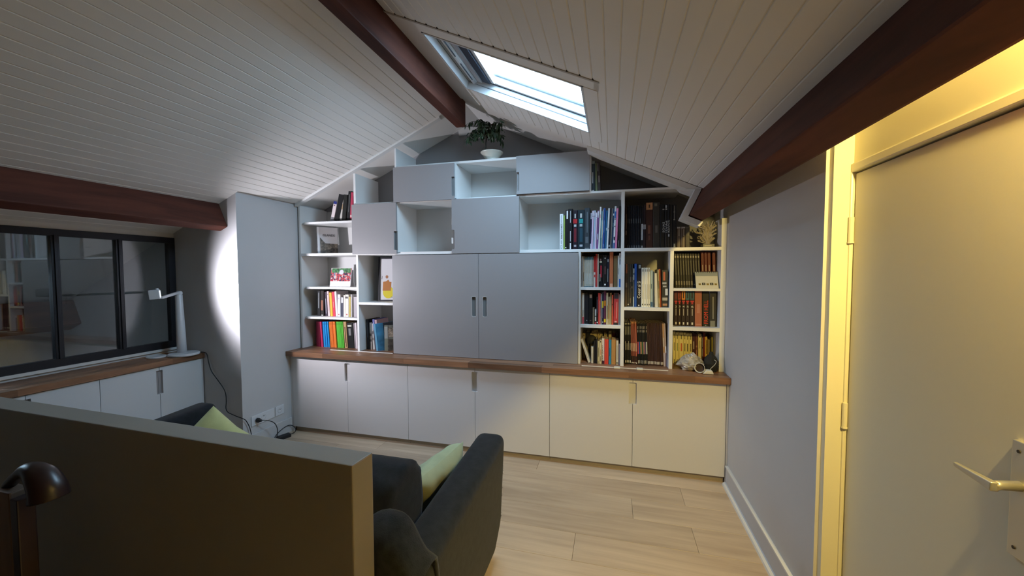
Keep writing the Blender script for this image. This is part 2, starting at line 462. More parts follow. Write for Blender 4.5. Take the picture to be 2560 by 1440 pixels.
# rough plaster edge and patch where the ridge meets the gable
pa = MB()
patch = [(-2.21, 2.84), (-2.10, 2.85), (-1.98, 2.83), (-1.86, 2.80), (-1.80, 2.745), (-1.93, 2.76), (-2.00, 2.735), (-2.06, 2.73), (-2.12, 2.775), (-2.20, 2.775)]
pa.prism(patch, 'y', YB - 0.012, YB + 0.01)
pa.build('plaster_patch', M_PLASTER, None)
tag(bpy.data.objects['plaster_patch'], 'ragged white plaster patch on the gable under the ridge beam', kind='structure')

# beams
def beam(name, prof, y0, y1, label):
    return tag(MB().prism(prof, 'y', y0, y1).build(name, M_BEAM, bevel=0.008, seg=2), label, kind='structure')
beam('beam_ridge', [(-2.068, 2.70), (-1.985, 2.70), (-1.985, 2.96), (-2.068, 2.96)], YR, 0.11, 'red-brown ridge beam under the roof peak')
def tilt(cx, cz, sgn, w, h, a):
    """purlin standing square to the slope: (cx, cz) its lower inner corner"""
    n = (math.sin(a) * sgn, math.cos(a)); d = (math.cos(a) * sgn, -math.sin(a))
    p = [(0, 0), (w, 0), (w, h), (0, h)]
    return [(cx + d[0] * u + n[0] * v, cz + d[1] * u + n[1] * v) for u, v in p]
beam('beam_right', tilt(-0.27, 1.897, 1, 0.100, 0.26, AR), YR, 0.14, 'red-brown purlin beside the door')
beam('beam_left', tilt(-3.808, 1.866, -1, 0.085, 0.24, AL), YR, PY, 'red-brown purlin above the glazed partition')
beam('beam_far', tilt(-5.583, 1.026, -1, 0.16, 0.24, AL), YR, PY, 'purlin seen through the partition glass')

# roof window
W1 = root('window_1', onR(-1.38, -0.64, 0.0), 'white roof window in the boarded slope', kind='structure')
M_WIN = mat('white_window_lacquer', (0.55, 0.57, 0.58), 0.4)
ln = MB(); t = 0.014
for i0_, i1_, n0_, n1_ in ((0.0, 0.012, -0.004, 0.075),):
    x0_, x1_, y0_, y1_ = SKX0, SKX1, SKY0, SKY1
    slabR(ln, x0_, x0_ + i1_, y0_, y1_, n0_, n1_); slabR(ln, x1_ - i1_, x1_, y0_, y1_, n0_, n1_)
    slabR(ln, x0_, x1_, y0_, y0_ + i1_, n0_, n1_); slabR(ln, x0_, x1_, y1_ - i1_, y1_, n0_, n1_)
ln.build('reveal_lining', M_WIN, W1)
def ringR(mb, i0, i1, n0, n1):
    x0, x1, y0, y1 = SKX0 + i0, SKX1 - i0, SKY0 + i0, SKY1 - i0
    d = i1 - i0
    slabR(mb, x0, x0 + d, y0, y1, n0, n1); slabR(mb, x1 - d, x1, y0, y1, n0, n1)
    slabR(mb, x0 + d, x1 - d, y0, y0 + d, n0, n1); slabR(mb, x0 + d, x1 - d, y1 - d, y1, n0, n1)
fr = MB()
ringR(fr, 0.002, 0.016, 0.045, 0.115)
fr.build('frame', M_WIN, W1)
sa = MB(); ringR(sa, 0.018, 0.040, 0.080, 0.125)
sash = sa.build('sash', M_WIN, W1)
gk = MB(); ringR(gk, 0.016, 0.060, 0.126, 0.1335); ringR(gk, 0.011, 0.0135, 0.040, 0.042); ringR(gk, 0.015, 0.0175, 0.075, 0.079); gk.build('gasket', mat('dark_gasket', (0.03, 0.05, 0.07), 0.6), W1)
pn = MB(); slabR(pn, SKX0 + 0.03, SKX1 - 0.03, SKY0 + 0.03, SKY1 - 0.03, 0.110, 0.114)
pn.build('pane', glassmat('roof_glass', (0.93, 0.97, 0.98)), sash)
ol = MB(); ringR(ol, -0.05, 0.030, 0.1345, 0.158)
ol.build('outer_flashing', mat('zinc_flashing', (0.42, 0.44, 0.45), 0.5, metal=0.3), W1)
vb = MB()
c0, c1 = onR(SKX0 + 0.056, SKY0 + 0.02, 0.056), onR(SKX0 + 0.056, SKY1 - 0.03, 0.056)
vb.tube([c0, c1], 0.023, 16)
bar = vb.build('ventilation_bar', M_WIN, W1, smooth=True)
sl_ = MB()
for a, b in ((0.10, 0.42), (0.56, 0.90)):
    p0, p1 = c0.lerp(c1, a), c0.lerp(c1, b); off = Vector((0.004, 0, -0.0225))
    sl_.tube([p0 + off, p1 + off], 0.004, 6)
sl_.build('bar_slot', mat('dark_gasket', (0.03, 0.05, 0.07), 0.6), bar)
bl = MB(); slabR(bl, SKX0 + 0.118, SKX0 + 0.172, SKY0 + 0.05, SKY1 - 0.045, 0.060, 0.105)
bl.build('blind_cassette', mat('dark_navy_blind', (0.012, 0.016, 0.035), 0.6), W1)
bl = MB(); slabR(bl, SKX0 + 0.173, SKX0 + 0.198, SKY0 + 0.045, SKY1 - 0.042, 0.072, 0.106)
bl.build('blind_rail', M_WIN, W1)
bl = MB(); slabR(bl, SKX0 + 0.084, SKX0 + 0.1175, SKY0 + 0.05, SKY1 - 0.045, 0.052, 0.105)
bl.build('blind_bracket', mat('grey_window_metal', (0.30, 0.31, 0.33), 0.5), W1)
bl = MB(); slabR(bl, SKX0 + 0.014, SKX0 + 0.0835, SKY0 + 0.02, SKY1 - 0.03, 0.070, 0.105)
bl.build('top_rail', M_WIN, W1)

# glazed partition along the side wall
GZ0, GZ1 = 0.866, 1.79
tag(MB().box(XW - 0.06, XW, YR, PY, -0.2, 0.846).build('wall_partition', M_PLASTER), 'low wall under the glazed partition', kind='structure')
tag(MB().box(XW - 0.06, XW, YR, PY, GZ1, 1.90).build('trim_1', M_TRIMW), 'white header above the glazed partition', kind='structure')
W2 = root('window_2', (XW, -1.9, GZ0), 'black steel glazed partition with tall panes', kind='structure')
fb = MB()
fb.box(XW - 0.03, XW + 0.012, YR, PY, GZ0, GZ0 + 0.055).box(XW - 0.03, XW + 0.012, YR, PY, GZ1 - 0.047, GZ1)
fb.box(XW - 0.03, XW + 0.012, PY - 0.052, PY, GZ0 + 0.055, GZ1 - 0.047)
fb.build('frame', M_BLACKMETAL, W2, bevel=0.002, seg=1)
MB().box(XW - 0.04, XW + 0.02, YR, PY, 0.846, GZ0).build('sill', M_TRIMW, W2)
G_IN = glassmat('partition_glass', (0.86, 0.88, 0.88), refl=2.2)
ym = [PY - 0.026, -0.874, -1.221, -1.568, -1.915, -2.262, -2.609, -2.956, -3.303, YR]
for i in range(1, len(ym) - 1):
    mu = MB(); c = ym[i]
    mu.box(XW - 0.03, XW + 0.012, c - 0.021, c + 0.021, GZ0 + 0.055, GZ1 - 0.047).box(XW + 0.012, XW + 0.020, c - 0.008, c + 0.008, GZ0 + 0.05, GZ1 - 0.04)
    mu.build('mullion', M_BLACKMETAL, W2, bevel=0.0015, seg=1)
for i in range(len(ym) - 1):
    MB().box(XW - 0.012, XW - 0.006, ym[i + 1] + 0.015, ym[i] - 0.015, GZ0 + 0.05, GZ1 - 0.042).build('pane', G_IN, W2)

# door in its recess
D1 = root('door_1', (XO, -1.55, 0), 'cream flush door with a brass lever handle', kind='structure')
jm = MB()
jm.box(0.012, XO + 0.03, -1.2200, -1.19, 0, 2.45)                                    # reveal
jm.build('jamb', M_CREAM, D1)
fm = MB()
fm.box(XO - 0.004, XO + 0.05, -1.226, -1.1895, 0, 1.900).box(XO - 0.004, XO + 0.05, -2.06, -1.2235, 1.866, 1.900).box(XO - 0.004, XO + 0.05, -2.06, -2.02, 0, 1.866)
fm.build('frame', M_CREAM, D1, bevel=0.006)
box('leaf', XO + 0.008, XO + 0.048, -2.018, -1.231, 0.01, 1.860, mat('greige_door_paint', (0.58, 0.545, 0.42), 0.4, bump=0.05, bscale=200), D1, bevel=0.003)
for z in (1.655, 0.95, 0.25):
    hg = MB(); hg.tube([(XO, -1.2285, z - 0.046), (XO, -1.2285, z + 0.046)], 0.0085, 10); hg.tube([(XO, -1.2285, z - 0.052), (XO, -1.2285, z - 0.046)], 0.010, 10)
    hg.build('hinge', M_CREAM, D1, smooth=False)
M_BRASS = mat('satin_nickel', (0.56, 0.53, 0.45), 0.38, metal=0.85)
hp = box('handle_plate', XO - 0.002, XO + 0.008, -1.906, -1.862, 0.870, 1.127, M_BRASS, D1, bevel=0.002)
hl = MB(); hl.tube([(XO, -1.882, 1.030), (0.030, -1.886, 1.029), (0.018, -1.890, 1.028)], [0.011, 0.010, 0.0105], 14)
hl.build('lever_neck', M_BRASS, D1, smooth=True)
hl = MB(); hl.hexa([(0.008, -1.897, 1.018), (0.024, -1.897, 1.018), (0.024, -1.897, 1.039), (0.008, -1.897, 1.039)], [(0.011, -1.797, 1.026), (0.020, -1.795, 1.026), (0.020, -1.793, 1.036), (0.011, -1.795, 1.036)])
hl.build('lever', M_BRASS, D1, bevel=0.0035, seg=3, smooth=True)
sc_ = MB()
for z in (1.105, 0.890): sc_.tube([(XO - 0.0035, -1.878, z), (XO, -1.878, z)], 0.004, 8)
sc_.build('screw', mat('dark_screw', (0.05, 0.04, 0.03), 0.5, metal=0.5), hp)
for yy in (-1.26, -1.62):
    tag(MB().lathe([(0.0, 0), (0.012, 0.001), (0.012, 0.006), (0.006, 0.009)], (XO + 0.006, yy, 1.955), 12, axis='x').build('trim_cap', M_CREAM), 'small round cap above the door', kind='structure')

# baseboards
bs = MB().box(-0.014, 0.0, -1.19, -0.012, 0.0, 0.125).box(-0.018, 0.0, -1.19, -0.012, 0.125, 0.135)
tag(bs.build('baseboard_right', M_WALLGREY), kind='structure')
tag(box('trim_2', -0.019, 0.0, -1.19, -0.012, 0.127, 0.137, M_TRIMW), 'pale top edge of the baseboard', kind='structure')
q = MB().prism([(-0.014, 0.0), (-0.036, 0.0), (-0.032, 0.012), (-0.022, 0.020), (-0.014, 0.022)], 'y', -1.19, -0.012)
tag(q.build('trim_3', M_TRIMW), 'white quarter-round along the baseboard', kind='structure')
tag(box('baseboard_left', PX, PX + 0.014, PY, -0.002, 0.0, 0.135, M_PILLAR, bevel=0.003), kind='structure')

# ------------------------------------------------------------------ low cabinets under the bookcase
CX = [-3.690, -3.0955, -2.490, -1.879, -1.2613, -0.6415, -0.0155]
ZB, ZT, ZC0, ZC = 0.048, 0.708, 0.7208, 0.765
def notch_door(x0, x1, z0, z1, y0, y1, side, n0, n1, nw, mt, parent, r=0.008):
    """door board with a finger notch cut in one edge; side 'l' or 'r'"""
    def arc(cx, cz, a0, a1, n=4): return [(cx + r * math.cos(math.radians(a0 + (a1 - a0) * k / n)), cz + r * math.sin(math.radians(a0 + (a1 - a0) * k / n))) for k in range(n + 1)]
    if side == 'r':
        pts = [(x0, z0), (x1, z0), (x1, n0)] + arc(x1 - nw + r, n0 + r, 270, 180) + arc(x1 - nw + r, n1 - r, 180, 90) + [(x1, n1), (x1, z1), (x0, z1)]
    else:
        pts = [(x1, z0), (x1, z1), (x0, z1), (x0, n1)] + arc(x0 + nw - r, n1 - r, 90, 0) + arc(x0 + nw - r, n0 + r, 0, -90) + [(x0, n0), (x0, z0)]
    return plate(pts, [], y0, y1, 'door', mt, parent)
names = [('pale two-door low cabinet beside the pillar'), ('pale two-door low cabinet in the middle of the row'), ('pale two-door low cabinet beside the grey wall')]
M_SIDE = mat('cabinet_inside_edge', (0.42, 0.405, 0.39), 0.5)
for i in range(3):
    a, b, c = CX[2 * i], CX[2 * i + 1], CX[2 * i + 2]
    rt_ = root('low_cabinet', ((a + c) / 2, 0.22, 0), names[i], 'cabinet', 'low cabinets under the bookcase')
    MB().box(a + 0.001, c - 0.001, 0.0195, YB - 0.01, 0.045, ZC0 - 0.001).build('body', M_LIGHTDOOR, rt_)
    MB().box(a + 0.001, c - 0.001, 0.030, 0.05, 0.0, 0.0445).build('plinth', mat('plinth_brown', (0.34, 0.29, 0.22), 0.6), rt_)
    d1 = notch_door(a + 0.0015, b - 0.0015, ZB, ZT, 0.0, 0.019, 'r', 0.515, 0.678, 0.026, M_LIGHTDOOR, rt_)
    d2 = notch_door(b + 0.0015, c - 0.0015, ZB, ZT, 0.0, 0.019, 'l', 0.515, 0.678, 0.026, M_LIGHTDOOR, rt_)
    if i == 0: MB().box(PX + 0.001, a - 0.001, 0.004, 0.022, 0.0, ZC0 - 0.001).build('filler_strip', M_LIGHTDOOR, rt_)
    if i == 2: MB().box(c + 0.002, -0.0005, 0.0, 0.022, 0.0, ZC0 - 0.001).build('filler_strip', M_LIGHTDOOR, rt_)

def staves(name, x0, x1, y0, y1, z0, z1, along, w, mt, label):
    rt_ = root(name, ((x0 + x1) / 2, (y0 + y1) / 2, z0), label, 'worktop')
    rnd = random.Random(11)
    p = (y0 if along == 'x' else x1); end = (y1 if along == 'x' else x0)
    sg = 1 if along == 'x' else -1
    while (end - p) * sg > 0.004:
        q_ = p + sg * w
        if (end - q_) * sg < 0.012: q_ = end
        s0, s1 = (x0, x1) if along == 'x' else (y0, y1)
        s = s0 - rnd.uniform(0, 0.5)
        while s < s1:
            L = rnd.uniform(0.35, 0.85); e = s + L
            if s1 - e < 0.12: e = s1
            a, b = max(s, s0), min(e, s1)
            if b - a > 0.02:
                if along == 'x': MB().box(a, b, min(p, q_), max(p, q_), z0, z1).build('stave', mt, rt_, org=((a + b) / 2, (p + q_) / 2, z0), bevel=0.0008, seg=1)
                else: MB().box(min(p, q_), max(p, q_), a, b, z0, z1).build('stave', mt, rt_, org=((p + q_) / 2, (a + b) / 2, z0), bevel=0.0008, seg=1)
            s = e
        p = q_
    return rt_
staves('worktop', PX + 0.001, -0.001, -0.047, YB - 0.001, ZC0, ZC, 'x', 0.060, M_TOP, 'long brown butcher-block worktop on the low cabinets')

# ------------------------------------------------------------------ bookcase
YF, YD = 0.130, 0.110
BC = root('bookcase', (-1.85, 0.31, ZC), 'built-in white and grey bookcase filling the gable wall', 'bookcase')
def pan(x0, x1, z0, z1, y0=YF, y1=YB - 0.012, name='shelf', mt=None): return MB().box(x0, x1, y0, y1, z0, z1).build(name, mt or M_CARC, BC, bevel=0.0008, seg=1)
# uprights
pan(-3.705, -3.684, ZC, 2.13, name='side_panel')
pan(-3.077, -3.056, ZC, 1.652, name='divider')
pan(-2.690, -2.672, ZC, 1.652, name='divider')
pan(-1.055, -1.036, ZC, 1.652, name='divider')
pan(-0.7305, -0.7045, ZC, 1.652, name='divider')
pan(-0.3790, -0.3535, ZC, 1.652, name='divider')
pan(-0.0360, -0.0015, ZC, 1.652, name='side_panel'); pan(-0.0360, -0.0015, 1.676, 1.880, name='side_panel')
pan(-3.090, -3.068, 1.676, 2.396, name='divider')
pan(-2.666, -2.650, 1.676, 2.588, name='divider')
pan(-2.099, -2.082, 1.676, 2.412, name='divider')
pan(-1.553, -1.536, 1.676, 2.412, name='divider')
pan(-0.976, -0.960, 2.122, 2.405, name='divider')
pan(-0.7320, -0.7085, 1.676, 2.105, name='divider')
# shelves
pan(-3.684, -0.0015, 1.652, 1.676)
def rshelf(x0, x1, z0, z1, r=0.03):
    pts = [(x1, YF), (x1, YB - 0.012), (x0 - 0.02, YB - 0.012), (x0 - 0.02, YF + r)] + [(x0 + r - (r + 0.0) * math.cos(math.radians(t_)), YF + r - r * math.sin(math.radians(t_))) for t_ in (0, 22, 45, 67, 90)]
    MB().prism(pts, 'z', z0, z1).build('shelf', M_CARC, BC)
rshelf(-3.660, -3.090, 1.953, 1.972)
rshelf(-3.650, -3.077, 1.338, 1.358)
rshelf(-3.650, -3.077, 1.052, 1.072)
pan(-3.056, -2.690, 1.198, 1.220)
pan(-3.068, -0.300, 2.105, 2.122)
pan(-2.650, -0.976, 2.412, 2.430)
pan(-1.036, -0.7305, 1.354, 1.376); pan(-1.036, -0.7305, 1.056, 1.081)
pan(-0.7045, -0.3790, 1.200, 1.225)
pan(-0.3535, -0.0360, 1.353, 1.373); pan(-0.3535, -0.0360, 1.058, 1.084)
# backs
bp = MB()
bp.box(-3.70, -2.69, YB - 0.012, YB - 0.004, ZC, 2.122).box(-2.69, -0.0125, YB - 0.012, YB - 0.004, ZC, 1.66)
bp.box(-2.66, -0.976, YB - 0.012, YB - 0.004, 1.66, 2.42).box(-0.976, -0.72, YB - 0.012, YB - 0.004, 1.66, 2.11)
bp.build('back_panel', M_BACKP, BC)
# scribe strips following the slope and the notch round the beam
sl = MB()
sl.prism([(-3.705, zL(-3.705) - 0.020), (-2.215, zL(-2.215) - 0.014), (-2.215, zL(-2.215) + 0.012), (-3.705, zL(-3.705) + 0.012)], 'y', 0.091, YF + 0.006)
sl.build('scribe_strip', M_CARC, BC)
sl = MB()
sl.prism([(-0.985, zR(-0.985) - 0.034), (-0.30, zR(-0.30) - 0.045), (-0.20, zR(-0.20) - 0.004), (-0.985, zR(-0.985) - 0.001)], 'y', 0.0, YF + 0.004)
sl.build('scribe_strip', M_CARC, BC)
nt_ = MB()
ax, az = math.sin(AR), math.cos(AR)
c = Vector((-0.275, 1.892)); dn = Vector((ax, az)); dr = Vector((az, -ax))
def q2(u, v): p = c + dr * u + dn * v; return (p.x, p.y)
nt_.prism([q2(-0.040, -0.040), q2(-0.002, -0.002), q2(-0.002, 0.215), q2(-0.040, 0.205)], 'y', 0.03, YF + 0.01)
nt_.prism([q2(-0.040, -0.040), q2(0.100, -0.040), q2(0.105, -0.002), q2(-0.002, -0.002)], 'y', 0.03, YF + 0.01)
nt_.build('beam_surround', M_CARC, BC)
sl = MB(); sl.prism([(-0.345, 2.104), (-0.318, 2.075), q2(-0.040, 0.15), q2(-0.002, 0.20), (-0.20, zR(-0.20) - 0.004), (-0.30, zR(-0.30) - 0.040), (-0.345, 2.123)], 'y', 0.095, YF + 0.012)
sl.build('corner_fillet', M_CARC, BC)

# overlay doors
def edge_door(x0, x1, z0, z1, side, n0, n1):
    d = notch_door(x0, x1, z0, z1, YD - 0.004, YF - 0.004, side, n0, n1, 0.024, M_TAUPE, BC)
    nx0, nx1 = (x1 - 0.024, x1) if side == 'r' else (x0, x0 + 0.024)
    MB().box(nx0 + 0.001, nx1 - 0.001, YF - 0.0035, YF + 0.002, n0 - 0.004, n1 + 0.004).build('finger_recess', mat('recess_grey', (0.20, 0.205, 0.21), 0.5), d)
    return d
edge_door(-3.097, -2.645, 1.660, 2.109, 'r', 1.693, 1.858)
edge_door(-2.668, -2.094, 2.111, 2.413, 'r', 2.140, 2.300)
edge_door(-1.552, -0.970, 2.125, 2.428, 'l', 2.150, 2.300)
edge_door(-2.117, -1.530, 1.655, 2.110, 'l', 1.690, 1.855)
for x0, x1, h0, h1 in ((-2.689, -1.8822, -1.941, -1.901), (-1.8792, -1.0555, -1.844, -1.806)):
    d = plate([(x0, ZC + 0.003), (x1, ZC + 0.003), (x1, 1.647), (x0, 1.647)], [rrect(h0, h1, 1.122, 1.288, 0.010)], YF - 0.024, YF - 0.004, 'door', M_TAUPE, BC)
    cup = MB().box(h0 - 0.004, h1 + 0.004, YF - 0.010, YF - 0.003, 1.115, 1.295)
    cup.build('handle_cup', mat('recess_grey', (0.20, 0.205, 0.21), 0.5), d)
    rim = MB(); lp = rrect(h0 - 0.003, h1 + 0.003, 1.119, 1.291, 0.012); lq = rrect(h0 + 0.001, h1 - 0.001, 1.123, 1.287, 0.009)
    n_ = len(lp); vs = [(p[0], YF - 0.0252, p[1]) for p in lp] + [(p[0], YF - 0.0252, p[1]) for p in lq] 
    rim.poly(vs, [(i, (i + 1) % n_, (i + 1) % n_ + n_, i + n_) for i in range(n_)])
    rim.build('handle_rim', mat('recess_rim', (0.42, 0.42, 0.42), 0.35), d)
# hinge blocks showing past the door beside the open cubby
for z0 in (1.74, 1.90):
    MB().box(-2.128, -2.112, YF - 0.004, YF + 0.045, z0, z0 + 0.05).build('hinge', M_CARC, BC)
# thin clear-track strips lying along the worktop
M_STRIP = mat('white_plastic_strip', (0.75, 0.73, 0.68), 0.35)
tag(box('plastic_strip', -3.36, -2.70, 0.108, 0.116, ZC, ZC + 0.004, M_STRIP), 'thin white strip on the worktop below the framed poster', 'strip', 'thin strips along the worktop')
tag(box('plastic_strip', -1.02, -0.39, 0.062, 0.070, ZC, ZC + 0.004, M_STRIP).__class__ and bpy.data.objects['plastic_strip.001'], 'thin white strip on the worktop in front of the bookshelves', 'strip', 'thin strips along the worktop')
M_CLIP = mat('translucent_clip', (0.70, 0.68, 0.58), 0.2)
for x_, lb_ in ((-0.755, 'clear clip on the worktop strip below the divider'), (-0.590, 'clear clip on the worktop strip below the comic albums')):
    cl_ = MB().box(x_ - 0.022, x_ + 0.022, 0.040, 0.078, ZC, ZC + 0.010)
    tag(cl_.build('strip_clip', M_CLIP, bevel=0.002), lb_, 'clip', 'clips on the worktop strip')

# ------------------------------------------------------------------ low cabinets under the glazed partition
LXF = -4.118
ys_ = [-0.494, -0.818, -1.171, -1.51, -1.86]
lab = [('white low cabinet under the glazed partition, beside the pillar'), ('white low cabinet under the glazed partition, near the half wall')]
for i in (0, 1):
    a, b, c_ = ys_[2 * i], ys_[2 * i + 1], ys_[2 * i + 2]
    rt_ = root('side_cabinet', (XW + 0.14, (a + c_) / 2, 0), lab[i], 'cabinet', 'low cabinets under the glazed partition')
    MB().box(XW + 0.002, LXF - 0.02, c_ + 0.001, a - 0.001, 0.045, 0.785).build('body', M_WHITEDOOR, rt_)
    MB().box(XW + 0.002, LXF - 0.05, c_ + 0.001, a - 0.001, 0.0, 0.045).build('plinth', mat('plinth_brown', (0.34, 0.29, 0.22), 0.6), rt_)
    for (u0, u1, sd) in ((b, a, 'l'), (c_, b, 'r')):
        # built in the xz plane, then turned to face the room
        o_ = WLOC[rt_.name]
        n0, n1, nw, r = 0.575, 0.755, 0.022, 0.006
        if sd == 'l': pts = [(u1 - 0.0015, 0.05), (u1 - 0.0015, 0.780), (u0 + 0.0015, 0.780), (u0 + 0.0015, n1), (u0 + nw, n1), (u0 + nw, n0), (u0 + 0.0015, n0), (u0 + 0.0015, 0.05)]
        else: pts = [(u0 + 0.0015, 0.05), (u1 - 0.0015, 0.05), (u1 - 0.0015, n0), (u1 - nw, n0), (u1 - nw, n1), (u1 - 0.0015, n1), (u1 - 0.0015, 0.780), (u0 + 0.0015, 0.780)]
        bm = bmesh.new(); vs = [bm.verts.new((LXF - o_.x, p[0] - o_.y, p[1] - o_.z)) for p in pts]
        es = [bm.edges.new((vs[k_], vs[(k_ + 1) % len(vs)])) for k_ in range(len(vs))]
        bmesh.ops.triangle_fill(bm, use_beauty=True, edges=es)
        ex = bmesh.ops.extrude_face_region(bm, geom=list(bm.faces))
        for v in ex['geom']:
            if isinstance(v, bmesh.types.BMVert): v.co.x -= 0.018
        bmesh.ops.recalc_face_normals(bm, faces=bm.faces)
        me = bpy.data.meshes.new('door'); bm.to_mesh(me); bm.free(); me.materials.append(M_WHITEDOOR)
        ob = bpy.data.objects.new('door', me); COL.objects.link(ob); ob.parent = rt_; WLOC[ob.name] = o_.copy()
        MB().box(LXF - 0.0195, LXF - 0.016, (u0 if sd == 'l' else u1 - nw) + 0.001, (u0 + nw if sd == 'l' else u1) - 0.001, n0, n1).build('finger_recess', mat('recess_dark', (0.30, 0.28, 0.28), 0.5), ob)
staves('side_worktop', XW + 0.001, -4.100, -1.95, PY - 0.001, 0.786, 0.826, 'y', 0.060, M_TOPY, 'brown wooden counter below the glazed partition')

# ------------------------------------------------------------------ desk lamp on the counter
LB = Vector((-4.172, -0.602, 0.826))
lamp = root('desk_lamp', LB, 'white desk lamp with tapered column and folded arm on the counter', 'lamp')
M_LAMP = mat('white_lamp_plastic', (0.66, 0.67, 0.70), 0.35)
MB().lathe([(0.0, 0), (0.100, 0), (0.104, 0.004), (0.104, 0.014), (0.098, 0.019), (0.0, 0.020)], LB, 40).build('base', M_LAMP, lamp, smooth=False)
T0, T1 = LB + Vector((-0.026, 0.004, 0.018)), LB + Vector((-0.062, 0.020, 0.495))
MB().tube([T0, T0.lerp(T1, 0.33), T0.lerp(T1, 0.34), T0.lerp(T1, 0.98), T1], [0.032, 0.0305, 0.030, 0.0245, 0.021], 28).build('column', M_LAMP, lamp, smooth=True)
HD = Vector((-3.835, -1.0, 1.348))
MB().lathe([(0.016, -0.016), (0.017, -0.012), (0.017, 0.012), (0.016, 0.016)], T1 + Vector((0.005, 0, 0.008)), 16, axis='y').build('hinge', M_LAMP, lamp)
A0, A1 = T1 + Vector((0.01, -0.01, 0.012)), HD + Vector((-0.03, 0.05, -0.028))
ar = MB(); d = (A1 - A0).normalized(); sd = d.cross(Vector((0, 0, 1))).normalized(); uu = sd.cross(d)
ar.hexa([A0 + sd * 0.010 - uu * 0.010, A0 + sd * 0.010 + uu * 0.010, A0 - sd * 0.010 + uu * 0.010, A0 - sd * 0.010 - uu * 0.010],
        [A1 + sd * 0.009 - uu * 0.008, A1 + sd * 0.009 + uu * 0.008, A1 - sd * 0.009 + uu * 0.008, A1 - sd * 0.009 - uu * 0.008])
ar.build('arm', M_LAMP, lamp, bevel=0.003)
hd = MB().box(-0.045, 0.045, -0.075, 0.075, -0.030, 0.030)
AIM = Vector((0.62, 0.78, 0.08)).normalized()
hx = Vector((AIM.y, -AIM.x, 0)).normalized(); hz = hx.cross(AIM)
Mh = Matrix((hx, AIM, hz)).transposed().to_4x4(); Mh.translation = HD
hd.v = []; hd.f = []; hd.m = []
hd.box(-0.038, 0.038, -0.035, 0.020, -0.032, 0.032); hd.xform(Mh)
head = hd.build('head', M_LAMP, lamp, bevel=0.004)
le = MB().box(-0.028, 0.028, 0.0201, 0.0215, -0.024, 0.024); le.xform(Mh); le.build('light_panel', emit('led_panel', (0.92, 0.95, 1.0), 0.6), head)
kn = MB().tube([HD + Vector((0.01, 0, 0.030)), HD + Vector((0.01, 0, 0.042))], 0.008, 10); kn.build('knob', M_LAMP, head)
sp = bpy.data.lights.new('desk_lamp_beam', 'SPOT'); sp.energy = 92.0; sp.color = (0.92, 0.90, 1.0); sp.spot_size = math.radians(134); sp.spot_blend = 1.0; sp.shadow_soft_size = 0.025
so = bpy.data.objects.new('desk_lamp_beam', sp); COL.objects.link(so); so.parent = lamp
so.rotation_euler = AIM.to_track_quat('-Z', 'Y').to_euler(); so.location = HD + AIM * 0.035 - LB
tag(MB().lathe([(0.0, 0), (0.062, 0), (0.064, 0.003), (0.064, 0.009), (0.060, 0.012), (0.0, 0.012)], (-4.285, -0.725, 0.826), 36).build('charging_disc', M_LAMP), 'flat pale disc lying on the counter beside the lamp base', 'charger')
M_CORD = mat('black_cord', (0.010, 0.010, 0.012), 0.5)
cp = [(-4.13, -0.54, 0.836), (-4.085, -0.510, 0.834), (-4.055, -0.506, 0.815), (-4.045, -0.505, 0.76), (-4.02, -0.503, 0.68), (-3.955, -0.502, 0.606), (-3.90, -0.502, 0.545), (-3.875, -0.502, 0.494), (-3.872, -0.502, 0.43), (-3.878, -0.502, 0.377), (-3.86, -0.502, 0.345), (-3.82, -0.502, 0.331), (-3.76, -0.505, 0.318), (-3.705, -0.500, 0.303), (-3.702, -0.475, 0.275), (-3.700, -0.445, 0.20), (-3.698, -0.43, 0.10), (-3.69, -0.42, 0.02), (-3.66, -0.38, 0.006)]
def smoothpath(p, n=4):
    p = [Vector(q) for q in p]; out = []
    for i in range(len(p) - 1):
        a, b, c_, e = p[max(i - 1, 0)], p[i], p[i + 1], p[min(i + 2, len(p) - 1)]
        for k_ in range(n):
            t_ = k_ / n
            out.append(0.5 * ((2 * b) + (c_ - a) * t_ + (2 * a - 5 * b + 4 * c_ - e) * t_ * t_ + (3 * b - a - 3 * c_ + e) * t_ ** 3))
    out.append(p[-1]); return out
tag(MB().tube(smoothpath(cp), 0.0035, 6).build('lamp_cord', M_CORD, smooth=True), 'thin black cord running down the pillar from the desk lamp', 'cord')

# ------------------------------------------------------------------ sockets, plug, power brick
M_SOCK = mat('white_socket_plastic', (0.66, 0.67, 0.70), 0.35)
def socket(y0, y1, centers, blanks, label):
    rt_ = root('wall_socket', (PX, (y0 + y1) / 2, 0.243), label, 'socket', 'sockets on the pillar')
    box('plate', PX, PX + 0.008, y0, y1, 0.201, 0.286, M_SOCK, rt_, bevel=0.002)
    for yc in centers:
        w = MB().lathe([(0.023, 0.0075), (0.023, 0.0085), (0.020, 0.009), (0.018, 0.0045), (0.0, 0.0045)], (PX, yc, 0.243), 24, axis='x')
        well = w.build('socket_well', mat('socket_shade', (0.50, 0.51, 0.53), 0.4), rt_)
        pn_ = MB().tube([(PX + 0.0045, yc, 0.254), (PX + 0.013, yc, 0.254)], 0.003, 8).tube([(PX + 0.0045, yc - 0.009, 0.243), (PX + 0.0052, yc - 0.009, 0.243)], 0.003, 8).tube([(PX + 0.0045, yc + 0.009, 0.243), (PX + 0.0052, yc + 0.009, 0.243)], 0.003, 8)
        pn_.build('socket_pin', mat('dark_screw', (0.05, 0.04, 0.03), 0.5, metal=0.5), well)
socket(-0.417, -0.193, [-0.372, -0.301], 1, 'white wide socket plate on the pillar with a black plug in it')
socket(-0.178, -0.087, [-0.133], 0, 'white square socket plate on the pillar beside the low cabinet')
pg = root('power_plug', (PX + 0.012, -0.352, 0.240), 'black round power plug in the wide socket plate', 'plug')
